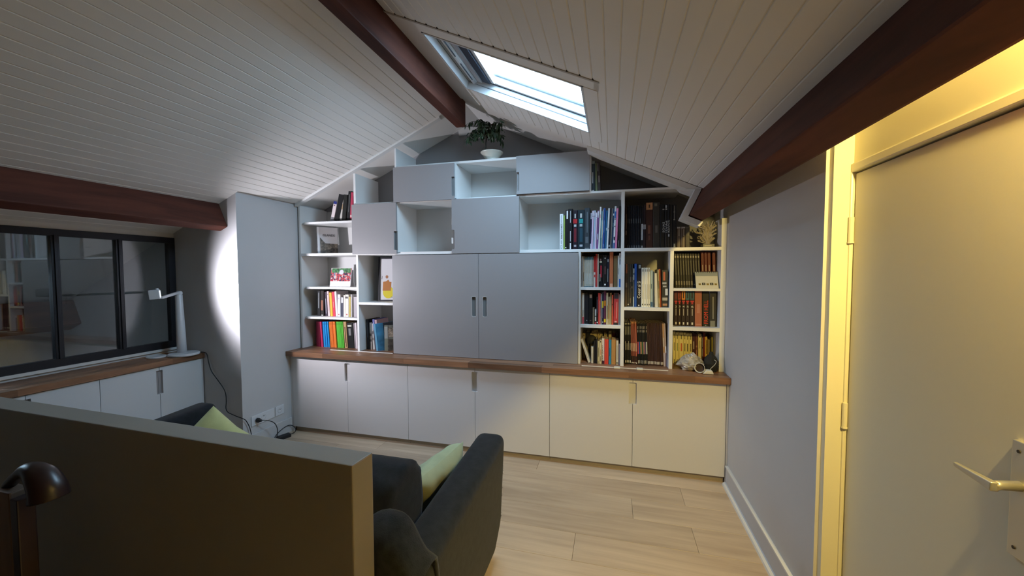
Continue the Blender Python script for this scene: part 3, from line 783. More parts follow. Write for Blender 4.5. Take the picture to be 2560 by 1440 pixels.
MB().lathe([(0.0, 0.0), (0.019, 0.0), (0.020, 0.016), (0.014, 0.028), (0.009, 0.046), (0.0, 0.048)], (PX + 0.009, -0.366, 0.240), 20, axis='x').build('plug_body', M_CORD, pg, smooth=True)
MB().tube(smoothpath([(PX + 0.05, -0.366, 0.240), (PX + 0.075, -0.34, 0.235), (PX + 0.10, -0.29, 0.20), (PX + 0.11, -0.265, 0.14), (PX + 0.11, -0.27, 0.07), (PX + 0.10, -0.30, 0.015), (PX + 0.11, -0.36, 0.005)]), 0.0034, 6).build('plug_cord', M_CORD, pg, smooth=True)
pb = root('power_brick', (-3.655, -0.155, 0.0), 'black power brick on the floor under the sockets', 'adapter')
pbm = MB().box(-0.026, 0.026, -0.055, 0.055, 0.0, 0.030); pbm.xform(Matrix.Translation((-3.655, -0.155, 0)) @ Matrix.Rotation(math.radians(-18), 4, 'Z'))
pbm.build('brick', M_CORD, pb, bevel=0.005)
MB().tube(smoothpath([(-3.64, -0.105, 0.015), (-3.635, -0.05, 0.016), (-3.655, -0.020, 0.035), (-3.685, -0.022, 0.06), (-3.70, -0.06, 0.075), (-3.702, -0.13, 0.065), (-3.70, -0.19, 0.04), (-3.685, -0.23, 0.015), (-3.66, -0.26, 0.006)]), 0.0034, 6).build('brick_cord', M_CORD, pb, smooth=True)

# ------------------------------------------------------------------ warm lamp above the door, out of frame
wl = root('wall_lamp', (XO + 0.03, -2.35, 2.15), 'small warm wall lamp above the door', 'lamp')
MB().lathe([(0.0, 0.0), (0.035, 0.0), (0.035, -0.012), (0.0, -0.014)], (XO + 0.03, -2.35, 2.16), 20, axis='x').build('base', M_BRASS, wl)
MB().tube([(XO + 0.02, -2.35, 2.16), (0.06, -2.35, 2.165), (0.045, -2.35, 2.155), (0.045, -2.35, 2.135)], 0.007, 8).build('arm', M_BRASS, wl, smooth=True)
wp = bpy.data.lights.new('wall_lamp_bulb', 'POINT'); wp.energy = 118.0; wp.color = (1.0, 0.74, 0.225); wp.shadow_soft_size = 0.022
wo = bpy.data.objects.new('wall_lamp_bulb', wp); COL.objects.link(wo); wo.parent = wl; wo.location = Vector((0.012, -2.40, 2.060)) - WLOC[wl.name]

# ------------------------------------------------------------------ sofa behind the half wall
SF = root('sofa', (-2.40, -1.52, 0), 'charcoal fabric sofa standing behind the half wall', 'sofa')
M_SOFA = mat('charcoal_fabric', (0.013, 0.015, 0.019), 0.95, var=0.25, vscale=30, bump=0.4, bscale=350, sheen=0.08, spec=0.2)
MB().box(-3.30, -1.50, -1.90, -1.10, 0.14, 0.36).build('seat_base', M_SOFA, SF, bevel=0.02)
for a, b in ((-3.30, -2.405), (-2.395, -1.495)):
    MB().box(a, b, -1.80, -1.09, 0.34, 0.455).build('seat_cushion', M_SOFA, SF, bevel=0.035, seg=4, smooth=True)
MB().box(-3.38, -1.40, -1.966, -1.84, 0.10, 0.70).build('backrest', M_SOFA, SF, bevel=0.04, seg=4, smooth=True)
for a, b in ((-3.29, -2.40), (-2.39, -1.500)):
    m_ = MB()
    prof = [(-1.87, 0.42), (-1.66, 0.42), (-1.63, 0.46), (-1.60, 0.62), (-1.615, 0.74), (-1.66, 0.795), (-1.73, 0.810), (-1.83, 0.78), (-1.88, 0.70)]
    m_.prism(prof, 'x', a, b); m_.build('back_cushion', M_SOFA, SF, bevel=0.035, seg=4, smooth=True)
def arm(xi, xo, name='arm'):
    prof = [(-1.955, 0.07), (-1.14, 0.07), (-1.036, 0.19), (-1.028, 0.655), (-1.955, 0.600)]
    m_ = MB(); m_.prism(prof, 'x', xi, xo)
    sgn = 1 if xo > xi else -1
    m_.v = [(x_ + sgn * (z_ - 0.40) * 0.04, y_, z_) for x_, y_, z_ in m_.v]
    return m_.build(name, M_SOFA, SF, bevel=0.055, seg=7, smooth=True)
arm_r = arm(-1.490, -1.338)
arm(-3.262, -3.412)
fz = MB(); rnd = random.Random(3)
for i in range(170):
    z_ = rnd.uniform(0.20, 0.50); y_ = -1.048 + rnd.uniform(-0.008, 0.006)
    x_ = -1.353 + (z_ - 0.4) * 0.04 - rnd.uniform(0.0, 0.02)
    L = rnd.uniform(0.004, 0.014)
    fz.tube([(x_, y_, z_), (x_ + L * 0.8, y_ + rnd.uniform(-0.002, 0.006), z_ + rnd.uniform(-0.006, 0.004)), (x_ + L * 1.1, y_ + rnd.uniform(0, 0.008), z_ - L * 0.7)], 0.0006, 3)
f_ = fz.build('frayed_threads', M_SOFA, arm_r); f_['kind'] = 'stuff'
for (x_, y_) in ((-1.55, -1.22), (-1.55, -1.88), (-3.24, -1.22), (-3.24, -1.88)):
    MB().tube([(x_, y_, 0.0), (x_, y_, 0.15)], [0.014, 0.022], 12).build('leg', mat('dark_leg_wood', (0.05, 0.03, 0.02), 0.5), SF)

def pillow(w, h, t, n=22, wr=0.006, seed=0):
    m_ = MB(); vs = []; fs = []
    for s in (1, -1):
        for j in range(n + 1):
            for i in range(n + 1):
                u, v = 2 * i / n - 1, 2 * j / n - 1
                pin = 1 - 0.06 * (1 - u * u) * (abs(v) ** 3) - 0.0
                x_ = u * w / 2 * (1 - 0.07 * (1 - v * v) * 0) * (1 - 0.06 * (v * v) * (1 - u * u) * 0)
                x_ = u * w / 2 * (1 - 0.08 * (1 - abs(v)) ** 1 * (u * u)); z_ = v * h / 2 * (1 - 0.08 * (1 - abs(u)) * (v * v))
                th = t / 2 * max(0.0, (1 - u ** 4) * (1 - v ** 4)) ** 0.6
                nz = noise.noise(Vector((u * 2.2 + seed, v * 2.2, s * 3.0))) * wr * (1 - max(abs(u), abs(v)) ** 6)
                vs.append((x_, s * (th + nz + 0.001), z_))
    N = (n + 1) * (n + 1)
    for k_ in (0, 1):
        for j in range(n):
            for i in range(n):
                a = k_ * N + j * (n + 1) + i
                q_ = (a, a + 1, a + n + 2, a + n + 1)
                fs.append(q_ if k_ else q_[::-1])
    rim = [i for i in range(n)] + [n + j * (n + 1) for j in range(n)] + [N - 1 - i for i in range(n)] + [(n - j) * (n + 1) for j in range(n)]
    for i in range(len(rim)):
        a, b = rim[i], rim[(i + 1) % len(rim)]; fs.append((a, b, b + N, a + N))
    return m_.poly(vs, fs)
M_LIME = mat('lime_linen', (0.50, 0.50, 0.22), 0.9, var=0.06, vscale=20, bump=0.3, bscale=300, sheen=0.2)
M_SAGE = mat('pale_sage_linen', (0.46, 0.48, 0.27), 0.9, var=0.06, vscale=20, bump=0.3, bscale=300, sheen=0.2)
p_ = pillow(0.37, 0.37, 0.13, seed=1)
p_.xform(Matrix.Translation((-3.065, -1.245, 0.445)) @ Matrix.Translation((0, 0, 0.0)) @ Matrix.Rotation(math.radians(58), 4, 'Z') @ Matrix.Rotation(math.radians(-14), 4, 'X') @ Matrix.Rotation(math.radians(50), 4, 'Y'))
tag(p_.build('cushion', M_LIME, smooth=True), 'yellow-green cushion propped in the sofa corner by the pillar', 'cushion', 'cushions on the sofa')
p_ = pillow(0.36, 0.25, 0.13, seed=5, wr=0.016)
p_.xform(Matrix.Translation((-1.590, -1.36, 0.535)) @ Matrix.Rotation(math.radians(80), 4, 'Z') @ Matrix.Rotation(math.radians(26), 4, 'X') @ Matrix.Rotation(math.radians(-6), 4, 'Y'))
tag(p_.build('cushion', M_SAGE, smooth=True), 'pale sage cushion squeezed against the frayed sofa arm', 'cushion', 'cushions on the sofa')
# blanket thrown over the back corner
bk = MB(); nu, nv = 34, 44; vs = []; fs = []
for j in range(nv + 1):
    v = j / nv
    for i in range(nu + 1):
        u = i / nu
        x_ = -1.70 + 0.365 * u
        # path over the backrest from the seat side to the floor side
        L = v * 1.02
        if L < 0.22: y_, z_ = -1.83 - L * 0.25, 0.54 + L * 0.75
        elif L < 0.36:
            a = (L - 0.22) / 0.14 * math.pi; y_ = -1.945 + 0.06 * math.cos(a); z_ = 0.705 + 0.022 * math.sin(a)
        else: y_, z_ = -2.005, 0.705 - (L - 0.36) * 0.95
        sag = max(0.0, (u - 0.55) / 0.45)
        z_ -= 0.10 * sag ** 2.2
        x_ += 0.02 * math.sin(v * 5.0) * sag
        f = noise.noise(Vector((u * 3.2, v * 3.0, 0.3))) * 0.026 + noise.noise(Vector((u * 8, v * 6, 4.3))) * 0.014 - 0.012
        vs.append((x_, min(y_ + f * 0.6, y_ + 0.02) if L < 0.36 else y_ + f * 0.35, z_ + f + 0.008))
for j in range(nv):
    for i in range(nu):
        a = j * (nu + 1) + i; fs.append((a, a + 1, a + nu + 2, a + nu + 1))
bk.poly(vs, fs)
bo = bk.build('blanket', mat('dark_fleece', (0.015, 0.016, 0.017), 1.0, var=0.3, vscale=40, bump=0.6, bscale=250, sheen=0.1, spec=0.1), smooth=True)
sm = bo.modifiers.new('thickness', 'SOLIDIFY'); sm.thickness = 0.012; sm.offset = 1
tag(bo, 'dark fleece blanket thrown over the sofa back beside the half wall', 'blanket')

# ------------------------------------------------------------------ handrail end at the stairs
HR = root('handrail', (-2.2, -2.36, 0.0), 'dark wooden handrail end curling down beside the half wall', 'handrail')
M_RAIL = mat('dark_rail_varnish', (0.022, 0.012, 0.012), 0.35)
hc = [(-2.62, 0.70, 0.013), (-2.50, 0.815, 0.013), (-2.41, 0.903, 0.013), (-2.345, 0.953, 0.015), (-2.298, 0.970, 0.022), (-2.258, 0.958, 0.032), (-2.234, 0.930, 0.037), (-2.228, 0.905, 0.039)]
hp_ = smoothpath([(a, -2.30, b) for a, b, c in hc], 5)
MB().tube(hp_, [hc[min(i // 5, 7)][2] + (hc[min(i // 5 + 1, 7)][2] - hc[min(i // 5, 7)][2]) * (i % 5) / 5 for i in range(len(hp_))], 18).build('rail', M_RAIL, HR, smooth=True)
pw = MB().box(-2.405, -2.336, -2.325, -2.285, -0.6, 0.915)
pw.build('post', wood('post_wood', (0.10, 0.065, 0.045), (0.17, 0.115, 0.08), axis=2, rough=0.5, scale=2, stretch=8, rnd=0.0), HR, bevel=0.004)
MB().box(-2.3355, -2.305, -2.325, -2.290, -0.6, 0.900).build('post_edge', M_RAIL, HR, bevel=0.003)
MB().box(-2.52, -2.4055, -2.320, -2.290, -0.6, 0.77).build('side_board', mat('brown_stair_board', (0.06, 0.035, 0.025), 0.5), HR, bevel=0.003)

# ------------------------------------------------------------------ books
# cubby key, x of the spine edge, thickness, height, lean, cover colour, label, spine bands, lettering, group
BOOKS = [
 ["A",-1.034,0.0114,0.2437,0,[0.32,0.29,0.27],"thin grey-brown paperback at the panel end in the top cubby by the double doors",[],None,None],
 ["A",-1.0221,0.0099,0.2436,0,[0.42,0.33,0.24],"tan paperback with dark spine lettering in the top cubby by the double doors",[[0.35,0.65,0.52,0.8,[0.012,0.012,0.013]]],None,None],
 ["A",-1.0117,0.0088,0.2402,0,[0.4,0.38,0.33],"slim beige booklet with teal top, first from the double doors",[[0.05,0.95,0.0,0.1,[0.04,0.12,0.17]],[0.05,0.95,0.97,1,[0.03,0.1,0.14]],[0.3,0.6,0.55,0.9,[0.6,0.62,0.6]]],None,"beige booklets with teal tops"],
 ["A",-1.0025,0.0088,0.24,0,[0.46,0.43,0.37],"slim beige booklet with teal top, second from the double doors",[[0.05,0.95,0.0,0.1,[0.04,0.12,0.17]],[0.05,0.95,0.97,1,[0.03,0.1,0.14]],[0.3,0.6,0.55,0.9,[0.6,0.62,0.6]]],None,"beige booklets with teal tops"],
 ["A",-0.9933,0.0088,0.2399,0,[0.4,0.38,0.33],"slim beige booklet with teal top, third from the double doors",[[0.05,0.95,0.0,0.1,[0.04,0.12,0.17]],[0.05,0.95,0.97,1,[0.03,0.1,0.14]],[0.3,0.6,0.55,0.9,[0.6,0.62,0.6]]],None,"beige booklets with teal tops"],
 ["A",-0.9841,0.0088,0.2398,0,[0.46,0.43,0.37],"slim beige booklet with teal top, fourth from the double doors",[[0.05,0.95,0.0,0.1,[0.04,0.12,0.17]],[0.05,0.95,0.97,1,[0.03,0.1,0.14]],[0.3,0.6,0.55,0.9,[0.6,0.62,0.6]]],None,"beige booklets with teal tops"],
 ["A",-0.9749,0.0087,0.2397,0,[0.4,0.38,0.33],"slim beige booklet with teal top, fifth from the double doors",[[0.05,0.95,0.0,0.1,[0.04,0.12,0.17]],[0.05,0.95,0.97,1,[0.03,0.1,0.14]],[0.3,0.6,0.55,0.9,[0.6,0.62,0.6]]],None,"beige booklets with teal tops"],
 ["A",-0.9657,0.0087,0.2396,0,[0.46,0.43,0.37],"slim beige booklet with teal top, sixth from the double doors",[[0.05,0.95,0.0,0.1,[0.04,0.12,0.17]],[0.05,0.95,0.97,1,[0.03,0.1,0.14]],[0.3,0.6,0.55,0.9,[0.6,0.62,0.6]]],None,"beige booklets with teal tops"],
 ["A",-0.9565,0.0084,0.2395,0,[0.4,0.38,0.33],"slim beige booklet with teal top, seventh from the double doors",[[0.05,0.95,0.0,0.1,[0.04,0.12,0.17]],[0.05,0.95,0.97,1,[0.03,0.1,0.14]],[0.3,0.6,0.55,0.9,[0.6,0.62,0.6]]],None,"beige booklets with teal tops"],
 ["A",-0.9477,0.0081,0.2394,0,[0.46,0.43,0.37],"slim beige booklet with teal top, eighth from the double doors",[[0.05,0.95,0.0,0.1,[0.04,0.12,0.17]],[0.05,0.95,0.97,1,[0.03,0.1,0.14]],[0.3,0.6,0.55,0.9,[0.6,0.62,0.6]]],None,"beige booklets with teal tops"],
 ["A",-0.9384,0.0142,0.2425,0,[0.42,0.03,0.03],"red paperback with a white lower half in the top cubby by the double doors",[[0.03,0.97,0.52,1,[0.6,0.56,0.52]],[0.2,0.8,0.6,0.68,[0.42,0.03,0.03]]],None,None],
 ["A",-0.9234,0.0142,0.2609,0,[0.45,0.045,0.045],"plain bright red tall book in the top cubby by the double doors",[],None,None],
 ["A",-0.9085,0.0083,0.2596,0,[0.58,0.53,0.45],"very thin cream book in the top cubby by the double doors",[],None,None],
 ["A",-0.8994,0.0323,0.2528,0,[0.012,0.012,0.013],"thick black book with red and white lettering in the top cubby by the double doors",[[0.2,0.75,0.2,0.24,[0.7,0.65,0.5]],[0.35,0.75,0.33,0.7,[0.3,0.02,0.04]],[0.3,0.6,0.12,0.19,[0.25,0.14,0.14]]],["Comment",[0.75,0.75,0.7],0.6,0.82,0.12,0.42],None],
 ["A",-0.8663,0.0292,0.2502,0,[0.012,0.012,0.013],"thick black book with white dot and square in the top cubby by the double doors",[[0.4,0.65,0.08,0.115,[0.75,0.72,0.7]],[0.35,0.75,0.9,0.945,[0.8,0.8,0.78]],[0.4,0.7,0.35,0.6,[0.11,0.05,0.06]]],None,None],
 ["A",-0.8363,0.0191,0.2477,0,[0.012,0.015,0.03],"midnight blue book with grey lettering in the top cubby by the double doors",[[0.2,0.5,0.42,0.84,[0.2,0.24,0.25]],[0.1,0.7,0.12,0.2,[0.22,0.24,0.27]]],None,None],
 ["A",-0.816,0.0277,0.2729,0,[0.42,0.13,0.055],"tall orange-brown leather book in the top cubby by the double doors",[[0.12,0.88,0.9,1,[0.6,0.33,0.22]]],None,None],
 ["A",-0.7858,0.03,0.2444,0,[0.14,0.1,0.05],"dark olive brown hardback in the top cubby by the double doors",[],None,None],
 ["A",-0.7544,0.009,0.2456,0,[0.55,0.57,0.57],"thin pale grey book with dark spine lettering in the top cubby by the double doors",[[0.35,0.65,0.4,0.6,[0.1,0.1,0.12]]],None,None],
 ["A",-0.7445,0.0125,0.2633,0,[0.66,0.68,0.7],"white book with a blue lower end in the top cubby by the double doors",[[0.02,0.98,0.755,1,[0.03,0.13,0.48]],[0.3,0.7,0.18,0.33,[0.05,0.06,0.1]]],None,None],
 ["B",-1.034,0.0072,0.2526,0,[0.3,0.24,0.19],"thin brown paperback in the middle cubby by the double doors",[],None,None],
 ["B",-1.0262,0.0162,0.2455,0,[0.58,0.54,0.48],"white paperback with a red foot in the middle cubby by the double doors",[[0.02,0.98,0.77,1,[0.45,0.05,0.07]],[0.35,0.65,0.55,0.75,[0.1,0.1,0.1]]],None,None],
 ["B",-1.0087,0.0335,0.2458,0,[0.018,0.018,0.022],"wide plain black book in the middle cubby by the double doors",[[0.5,0.68,0.87,0.9,[0.45,0.5,0.55]]],None,None],
 ["B",-0.9743,0.0292,0.2511,0,[0.012,0.012,0.013],"black book with a small face on top in the middle cubby by the double doors",[[0.25,0.85,0.06,0.17,[0.3,0.2,0.15]],[0.3,0.7,0.87,0.9,[0.12,0.08,0.07]]],None,None],
 ["B",-0.9435,0.0134,0.1325,0,[0.22,0.17,0.12],"short brown paperback in the middle cubby by the double doors",[],None,None],
 ["B",-0.9286,0.0142,0.1203,0,[0.012,0.012,0.013],"short black white-panelled book with red foot in the middle cubby by the double doors",[[0.2,0.9,0.02,0.45,[0.7,0.7,0.68]],[0.2,0.9,0.5,0.8,[0.7,0.7,0.68]],[0.05,0.95,0.86,1,[0.45,0.06,0.08]]],None,None],
 ["B",-0.9137,0.0113,0.2179,0,[0.012,0.012,0.013],"slim black book with a small white square in the middle cubby by the double doors",[[0.2,0.9,0.91,0.96,[0.75,0.75,0.72]],[0.3,0.6,0.1,0.6,[0.14,0.08,0.12]]],None,None],
 ["B",-0.9018,0.0189,0.2471,0,[0.46,0.05,0.045],"crimson hardback with a pale stripe in the middle cubby by the double doors",[[0.5,0.75,0.24,0.95,[0.62,0.2,0.15]]],None,None],
 ["B",-0.8821,0.0081,0.2424,0,[0.33,0.32,0.31],"thin grey book in the middle cubby by the double doors",[],None,None],
 ["B",-0.8734,0.015,0.2522,0,[0.02,0.025,0.05],"dark blue book with a yellow band in the middle cubby by the double doors",[[0.05,0.95,0.27,0.48,[0.55,0.42,0.04]],[0.35,0.75,0.91,0.94,[0.7,0.7,0.75]],[0.35,0.6,0.5,0.8,[0.15,0.13,0.2]]],None,None],
 ["B",-0.8576,0.0172,0.262,0,[0.1,0.025,0.06],"purple book with orange and yellow labels in the middle cubby by the double doors",[[0.05,0.95,0.28,0.44,[0.55,0.2,0.02]],[0.05,0.95,0.83,0.93,[0.6,0.48,0.03]]],None,None],
 ["B",-0.8395,0.0156,0.2502,0,[0.5,0.42,0.27],"tall beige paperback with dark lettering in the middle cubby by the double doors",[[0.6,0.85,0.4,0.82,[0.08,0.07,0.04]]],None,None],
 ["B",-0.823,0.0091,0.2192,0,[0.58,0.5,0.33],"slim cream paperback with orange lettering in the middle cubby by the double doors",[[0.3,0.7,0.15,0.8,[0.5,0.22,0.08]]],None,None],
 ["B",-0.8132,0.0146,0.2482,0,[0.38,0.31,0.17],"khaki paperback in the middle cubby by the double doors",[],None,None],
 ["B",-0.7968,0.0106,0.2317,0,[0.52,0.09,0.05],"thin vermilion paperback in the middle cubby by the double doors",[[0.05,0.95,0.3,0.33,[0.1,0.02,0.02]]],None,None],
 ["B",-0.7841,0.0351,0.2487,0.014,[0.4,0.04,0.045],"wide scarlet book with black ends in the middle cubby by the double doors",[[0.02,0.98,0,0.18,[0.03,0.03,0.04]],[0.02,0.98,0.93,1,[0.02,0.02,0.02]],[0.25,0.7,0.88,0.92,[0.6,0.4,0.4]],[0.55,0.75,0.28,0.8,[0.55,0.2,0.18]]],None,None],
 ["B",-0.7478,0.0158,0.2395,0,[0.24,0.23,0.24],"grey book against the divider in the middle cubby by the double doors",[],None,None],
 ["C",-0.9773,0.0178,0.1987,-0.321,[0.6,0.57,0.5],"white book leaning sharply in the front row of the bottom cubby",[[0.3,0.6,0.35,0.8,[0.35,0.33,0.3]]],None,None],
 ["C",-0.9539,0.0171,0.132,0,[0.58,0.55,0.47],"short white paperback in the front row of the bottom cubby",[[0.35,0.6,0.4,0.85,[0.3,0.28,0.25]]],None,None],
 ["C",-0.935,0.0143,0.1795,0,[0.016,0.016,0.02],"black paperback next to the short white one in the front row of the bottom cubby",[],None,None],
 ["C",-0.9203,0.0143,0.1968,0,[0.014,0.014,0.02],"taller black paperback in the front row of the bottom cubby",[],None,None],
 ["C",-0.9051,0.0163,0.1813,0,[0.55,0.47,0.27],"pale straw paperback with fine black lettering in the front row of the bottom cubby",[[0.35,0.6,0.3,0.7,[0.1,0.09,0.05]],[0.3,0.6,0.92,0.96,[0.012,0.012,0.013]]],None,None],
 ["C",-0.8882,0.0155,0.1914,0,[0.58,0.48,0.28],"cream paperback with a small black cat mark in the front row of the bottom cubby",[[0.3,0.7,0.04,0.11,[0.012,0.012,0.013]],[0.4,0.65,0.4,0.62,[0.5,0.18,0.1]],[0.4,0.65,0.68,0.9,[0.15,0.12,0.08]]],None,None],
 ["C",-0.8719,0.0216,0.202,0,[0.66,0.64,0.66],"white book with bold black vertical lettering in the front row of the bottom cubby",[[0.02,0.98,0.88,1,[0.06,0.02,0.035]]],["DERF JEJACET",[0.03,0.03,0.04],0.25,0.86,0.1,0.6],None],
 ["C",-0.8494,0.0299,0.1983,0,[0.58,0.06,0.04],"wide orange-red book in the front row of the bottom cubby",[[0.42,0.46,0,1,[0.4,0.03,0.02]]],None,None],
 ["C",-0.8188,0.021,0.1945,0,[0.03,0.24,0.46],"bright blue book in the front row of the bottom cubby",[[0.35,0.55,0.33,0.66,[0.01,0.07,0.16]]],None,None],
 ["C",-0.7969,0.0328,0.1982,0,[0.4,0.21,0.07],"thick kraft brown book in the front row of the bottom cubby",[],None,None],
 ["C",-0.7615,0.0183,0.1903,0,[0.58,0.54,0.43],"ivory book with a dark foot in the front row of the bottom cubby",[[0.05,0.95,0.91,0.96,[0.12,0.12,0.08]],[0.4,0.6,0.2,0.8,[0.3,0.3,0.25]]],None,None],
 ["C",-0.7413,0.0093,0.1635,0,[0.28,0.22,0.22],"thin mauve grey booklet in the front row of the bottom cubby",[],None,None],
 ["Cb",-1.034,0.0238,0.2144,0,[0.38,0.3,0.16],"sand paperback behind the leaning white book",[[0.35,0.6,0.06,0.12,[0.012,0.012,0.013]],[0.35,0.6,0.15,0.2,[0.012,0.012,0.013]]],None,None],
 ["Cb",-1.0065,0.0349,0.2234,0,[0.012,0.012,0.013],"thick black book with white capitals in the back row of the bottom cubby",[],["OLAND",[0.55,0.53,0.42],0.22,0.62,0.35,0.75],None],
 ["Cb",-0.9696,0.0114,0.2141,0,[0.42,0.34,0.17],"dim yellowish paperback in the back row, first from the double doors",[[0.35,0.65,0.05,0.1,[0.1,0.08,0.03]]],None,"yellowish paperbacks in the back row"],
 ["Cb",-0.9575,0.0188,0.2327,0,[0.38,0.3,0.15],"dim yellowish paperback in the back row, second from the double doors",[[0.35,0.65,0.05,0.1,[0.1,0.08,0.03]]],None,"yellowish paperbacks in the back row"],
 ["Cb",-0.938,0.0134,0.2436,0,[0.45,0.38,0.2],"dim yellowish paperback in the back row, third from the double doors",[[0.35,0.65,0.05,0.1,[0.1,0.08,0.03]]],None,"yellowish paperbacks in the back row"],
 ["Cb",-0.9239,0.015,0.2455,0,[0.42,0.34,0.17],"dim yellowish paperback in the back row, fourth from the double doors",[[0.35,0.65,0.05,0.1,[0.1,0.08,0.03]]],None,"yellowish paperbacks in the back row"],
 ["Cb",-0.9069,0.0269,0.2245,0,[0.38,0.3,0.15],"dim yellowish paperback in the back row, fifth from the double doors",[[0.35,0.65,0.05,0.1,[0.1,0.08,0.03]]],None,"yellowish paperbacks in the back row"],
 ["Cb",-0.8792,0.009,0.2201,0,[0.45,0.38,0.2],"dim yellowish paperback in the back row, sixth from the double doors",[[0.35,0.65,0.05,0.1,[0.1,0.08,0.03]]],None,"yellowish paperbacks in the back row"],
 ["Cb",-0.8569,0.0127,0.2249,0,[0.42,0.34,0.17],"dim yellowish paperback in the back row, seventh from the double doors",[[0.35,0.65,0.05,0.1,[0.1,0.08,0.03]]],None,"yellowish paperbacks in the back row"],
 ["Cb",-0.8433,0.0117,0.219,0,[0.38,0.3,0.15],"dim yellowish paperback in the back row, eighth from the double doors",[[0.35,0.65,0.05,0.1,[0.1,0.08,0.03]]],None,"yellowish paperbacks in the back row"],
 ["Cb",-0.8214,0.0237,0.2379,0,[0.45,0.38,0.2],"dim yellowish paperback in the back row, ninth from the double doors",[[0.35,0.65,0.05,0.1,[0.1,0.08,0.03]]],None,"yellowish paperbacks in the back row"],
 ["Cb",-0.7938,0.0322,0.2239,0,[0.09,0.02,0.03],"dark wine red book in the back row of the bottom cubby",[],None,None],
 ["Cb",-0.7606,0.014,0.2248,0,[0.07,0.055,0.055],"charcoal book in the back row of the bottom cubby",[],None,None],
 ["D",-0.6988,0.0178,0.3318,0,[0.09,0.07,0.055],"dark book with an orange top in the upper middle-column cubby",[[0.3,0.95,0,0.22,[0.4,0.14,0.07]],[0.2,0.9,0.44,0.55,[0.3,0.25,0.18]]],None,None],
 ["D",-0.6802,0.0164,0.3317,0,[0.06,0.05,0.035],"dark brown comic album with a white dot in the upper middle-column cubby",[[0.2,0.65,0.935,0.96,[0.7,0.65,0.55]]],None,None],
 ["D",-0.663,0.0105,0.331,0,[0.045,0.04,0.035],"very dark slim album beside the brown ones in the upper middle-column cubby",[[0.3,0.6,0.3,0.42,[0.28,0.2,0.16]],[0.3,0.6,0.8,0.92,[0.35,0.25,0.18]]],None,None],
 ["D",-0.6517,0.011,0.3304,0,[0.05,0.05,0.045],"slate black slim album with pale ticks in the upper middle-column cubby",[[0.3,0.6,0.3,0.42,[0.35,0.28,0.22]],[0.3,0.6,0.52,0.57,[0.4,0.32,0.25]]],None,None],
 ["D",-0.6399,0.0099,0.2953,0,[0.1,0.1,0.1],"slim album with white patches in the upper middle-column cubby",[[0.2,0.9,0.0,0.12,[0.5,0.5,0.48]],[0.2,0.9,0.16,0.3,[0.5,0.5,0.5]],[0.1,0.95,0.74,1,[0.4,0.44,0.46]]],None,None],
 ["D",-0.6292,0.0179,0.3327,0,[0.025,0.085,0.34],"tall royal blue album in the upper middle-column cubby",[],None,None],
 ["D",-0.6106,0.0313,0.3325,0,[0.01,0.011,0.022],"thick black book with large white letters in the upper middle-column cubby",[[0.38,0.85,0.03,0.11,[0.33,0.33,0.3]],[0.35,0.65,0.955,0.98,[0.75,0.7,0.65]]],["Coeur al Si",[0.85,0.82,0.74],0.4,0.8,0.12,0.85],None],
 ["D",-0.5774,0.019,0.3019,0,[0.68,0.65,0.54],"white spine of the matching four-volume set, first from the double doors",[[0.25,0.75,0.04,0.1,[0.3,0.29,0.25]],[0.35,0.6,0.42,0.8,[0.42,0.4,0.34]],[0.3,0.65,0.92,0.955,[0.012,0.012,0.013]]],None,"matching white volumes"],
 ["D",-0.5578,0.0179,0.3018,0,[0.68,0.65,0.54],"white spine of the matching four-volume set, second from the double doors",[[0.25,0.75,0.04,0.1,[0.3,0.29,0.25]],[0.35,0.6,0.42,0.8,[0.42,0.4,0.34]],[0.3,0.65,0.92,0.955,[0.012,0.012,0.013]]],None,"matching white volumes"],
 ["D",-0.5394,0.0126,0.3018,-0.012,[0.68,0.65,0.54],"white spine of the matching four-volume set, third from the double doors",[[0.25,0.75,0.04,0.1,[0.3,0.29,0.25]],[0.35,0.6,0.42,0.8,[0.42,0.4,0.34]],[0.3,0.65,0.92,0.955,[0.012,0.012,0.013]]],None,"matching white volumes"],
 ["D",-0.5263,0.0141,0.3017,-0.012,[0.68,0.65,0.54],"white spine of the matching four-volume set, fourth from the double doors",[[0.25,0.75,0.04,0.1,[0.3,0.29,0.25]],[0.35,0.6,0.42,0.8,[0.42,0.4,0.34]],[0.3,0.65,0.92,0.955,[0.012,0.012,0.013]]],None,"matching white volumes"],
 ["D",-0.5113,0.0201,0.281,-0.013,[0.36,0.45,0.47],"pale blue album fading to navy in the upper middle-column cubby",[[0.02,0.98,0.86,0.99,[0.05,0.12,0.22]],[0.3,0.55,0.37,0.5,[0.06,0.1,0.13]]],None,None],
 ["D",-0.4907,0.0112,0.2727,-0.013,[0.03,0.05,0.08],"narrow navy album in the upper middle-column cubby",[],None,None],
 ["D",-0.4777,0.0254,0.2592,-0.051,[0.62,0.59,0.5],"ivory album leaning over in the upper middle-column cubby",[],None,None],
 ["D",-0.4514,0.0096,0.2865,-0.04,[0.34,0.24,0.1],"mustard patterned album leaning over in the upper middle-column cubby",[[0.1,0.9,0.3,0.5,[0.15,0.13,0.07]],[0.1,0.9,0.75,0.9,[0.5,0.38,0.15]]],None,None],
 ["D",-0.4411,0.0108,0.2906,-0.04,[0.36,0.075,0.03],"thin rust album leaning over in the upper middle-column cubby",[],None,None],
 ["D",-0.4284,0.0457,0.2835,-0.014,[0.025,0.026,0.027],"wide black graphic novel with white and red drawing in the upper middle-column cubby",[[0.25,0.55,0.05,0.28,[0.42,0.1,0.05]],[0.1,0.75,0.33,0.38,[0.35,0.36,0.38]],[0.2,0.75,0.42,0.46,[0.35,0.36,0.38]],[0.55,0.95,0.5,0.68,[0.55,0.57,0.6]],[0.1,0.9,0.74,0.82,[0.4,0.36,0.3]],[0.15,0.85,0.9,0.96,[0.42,0.2,0.1]]],None,None],
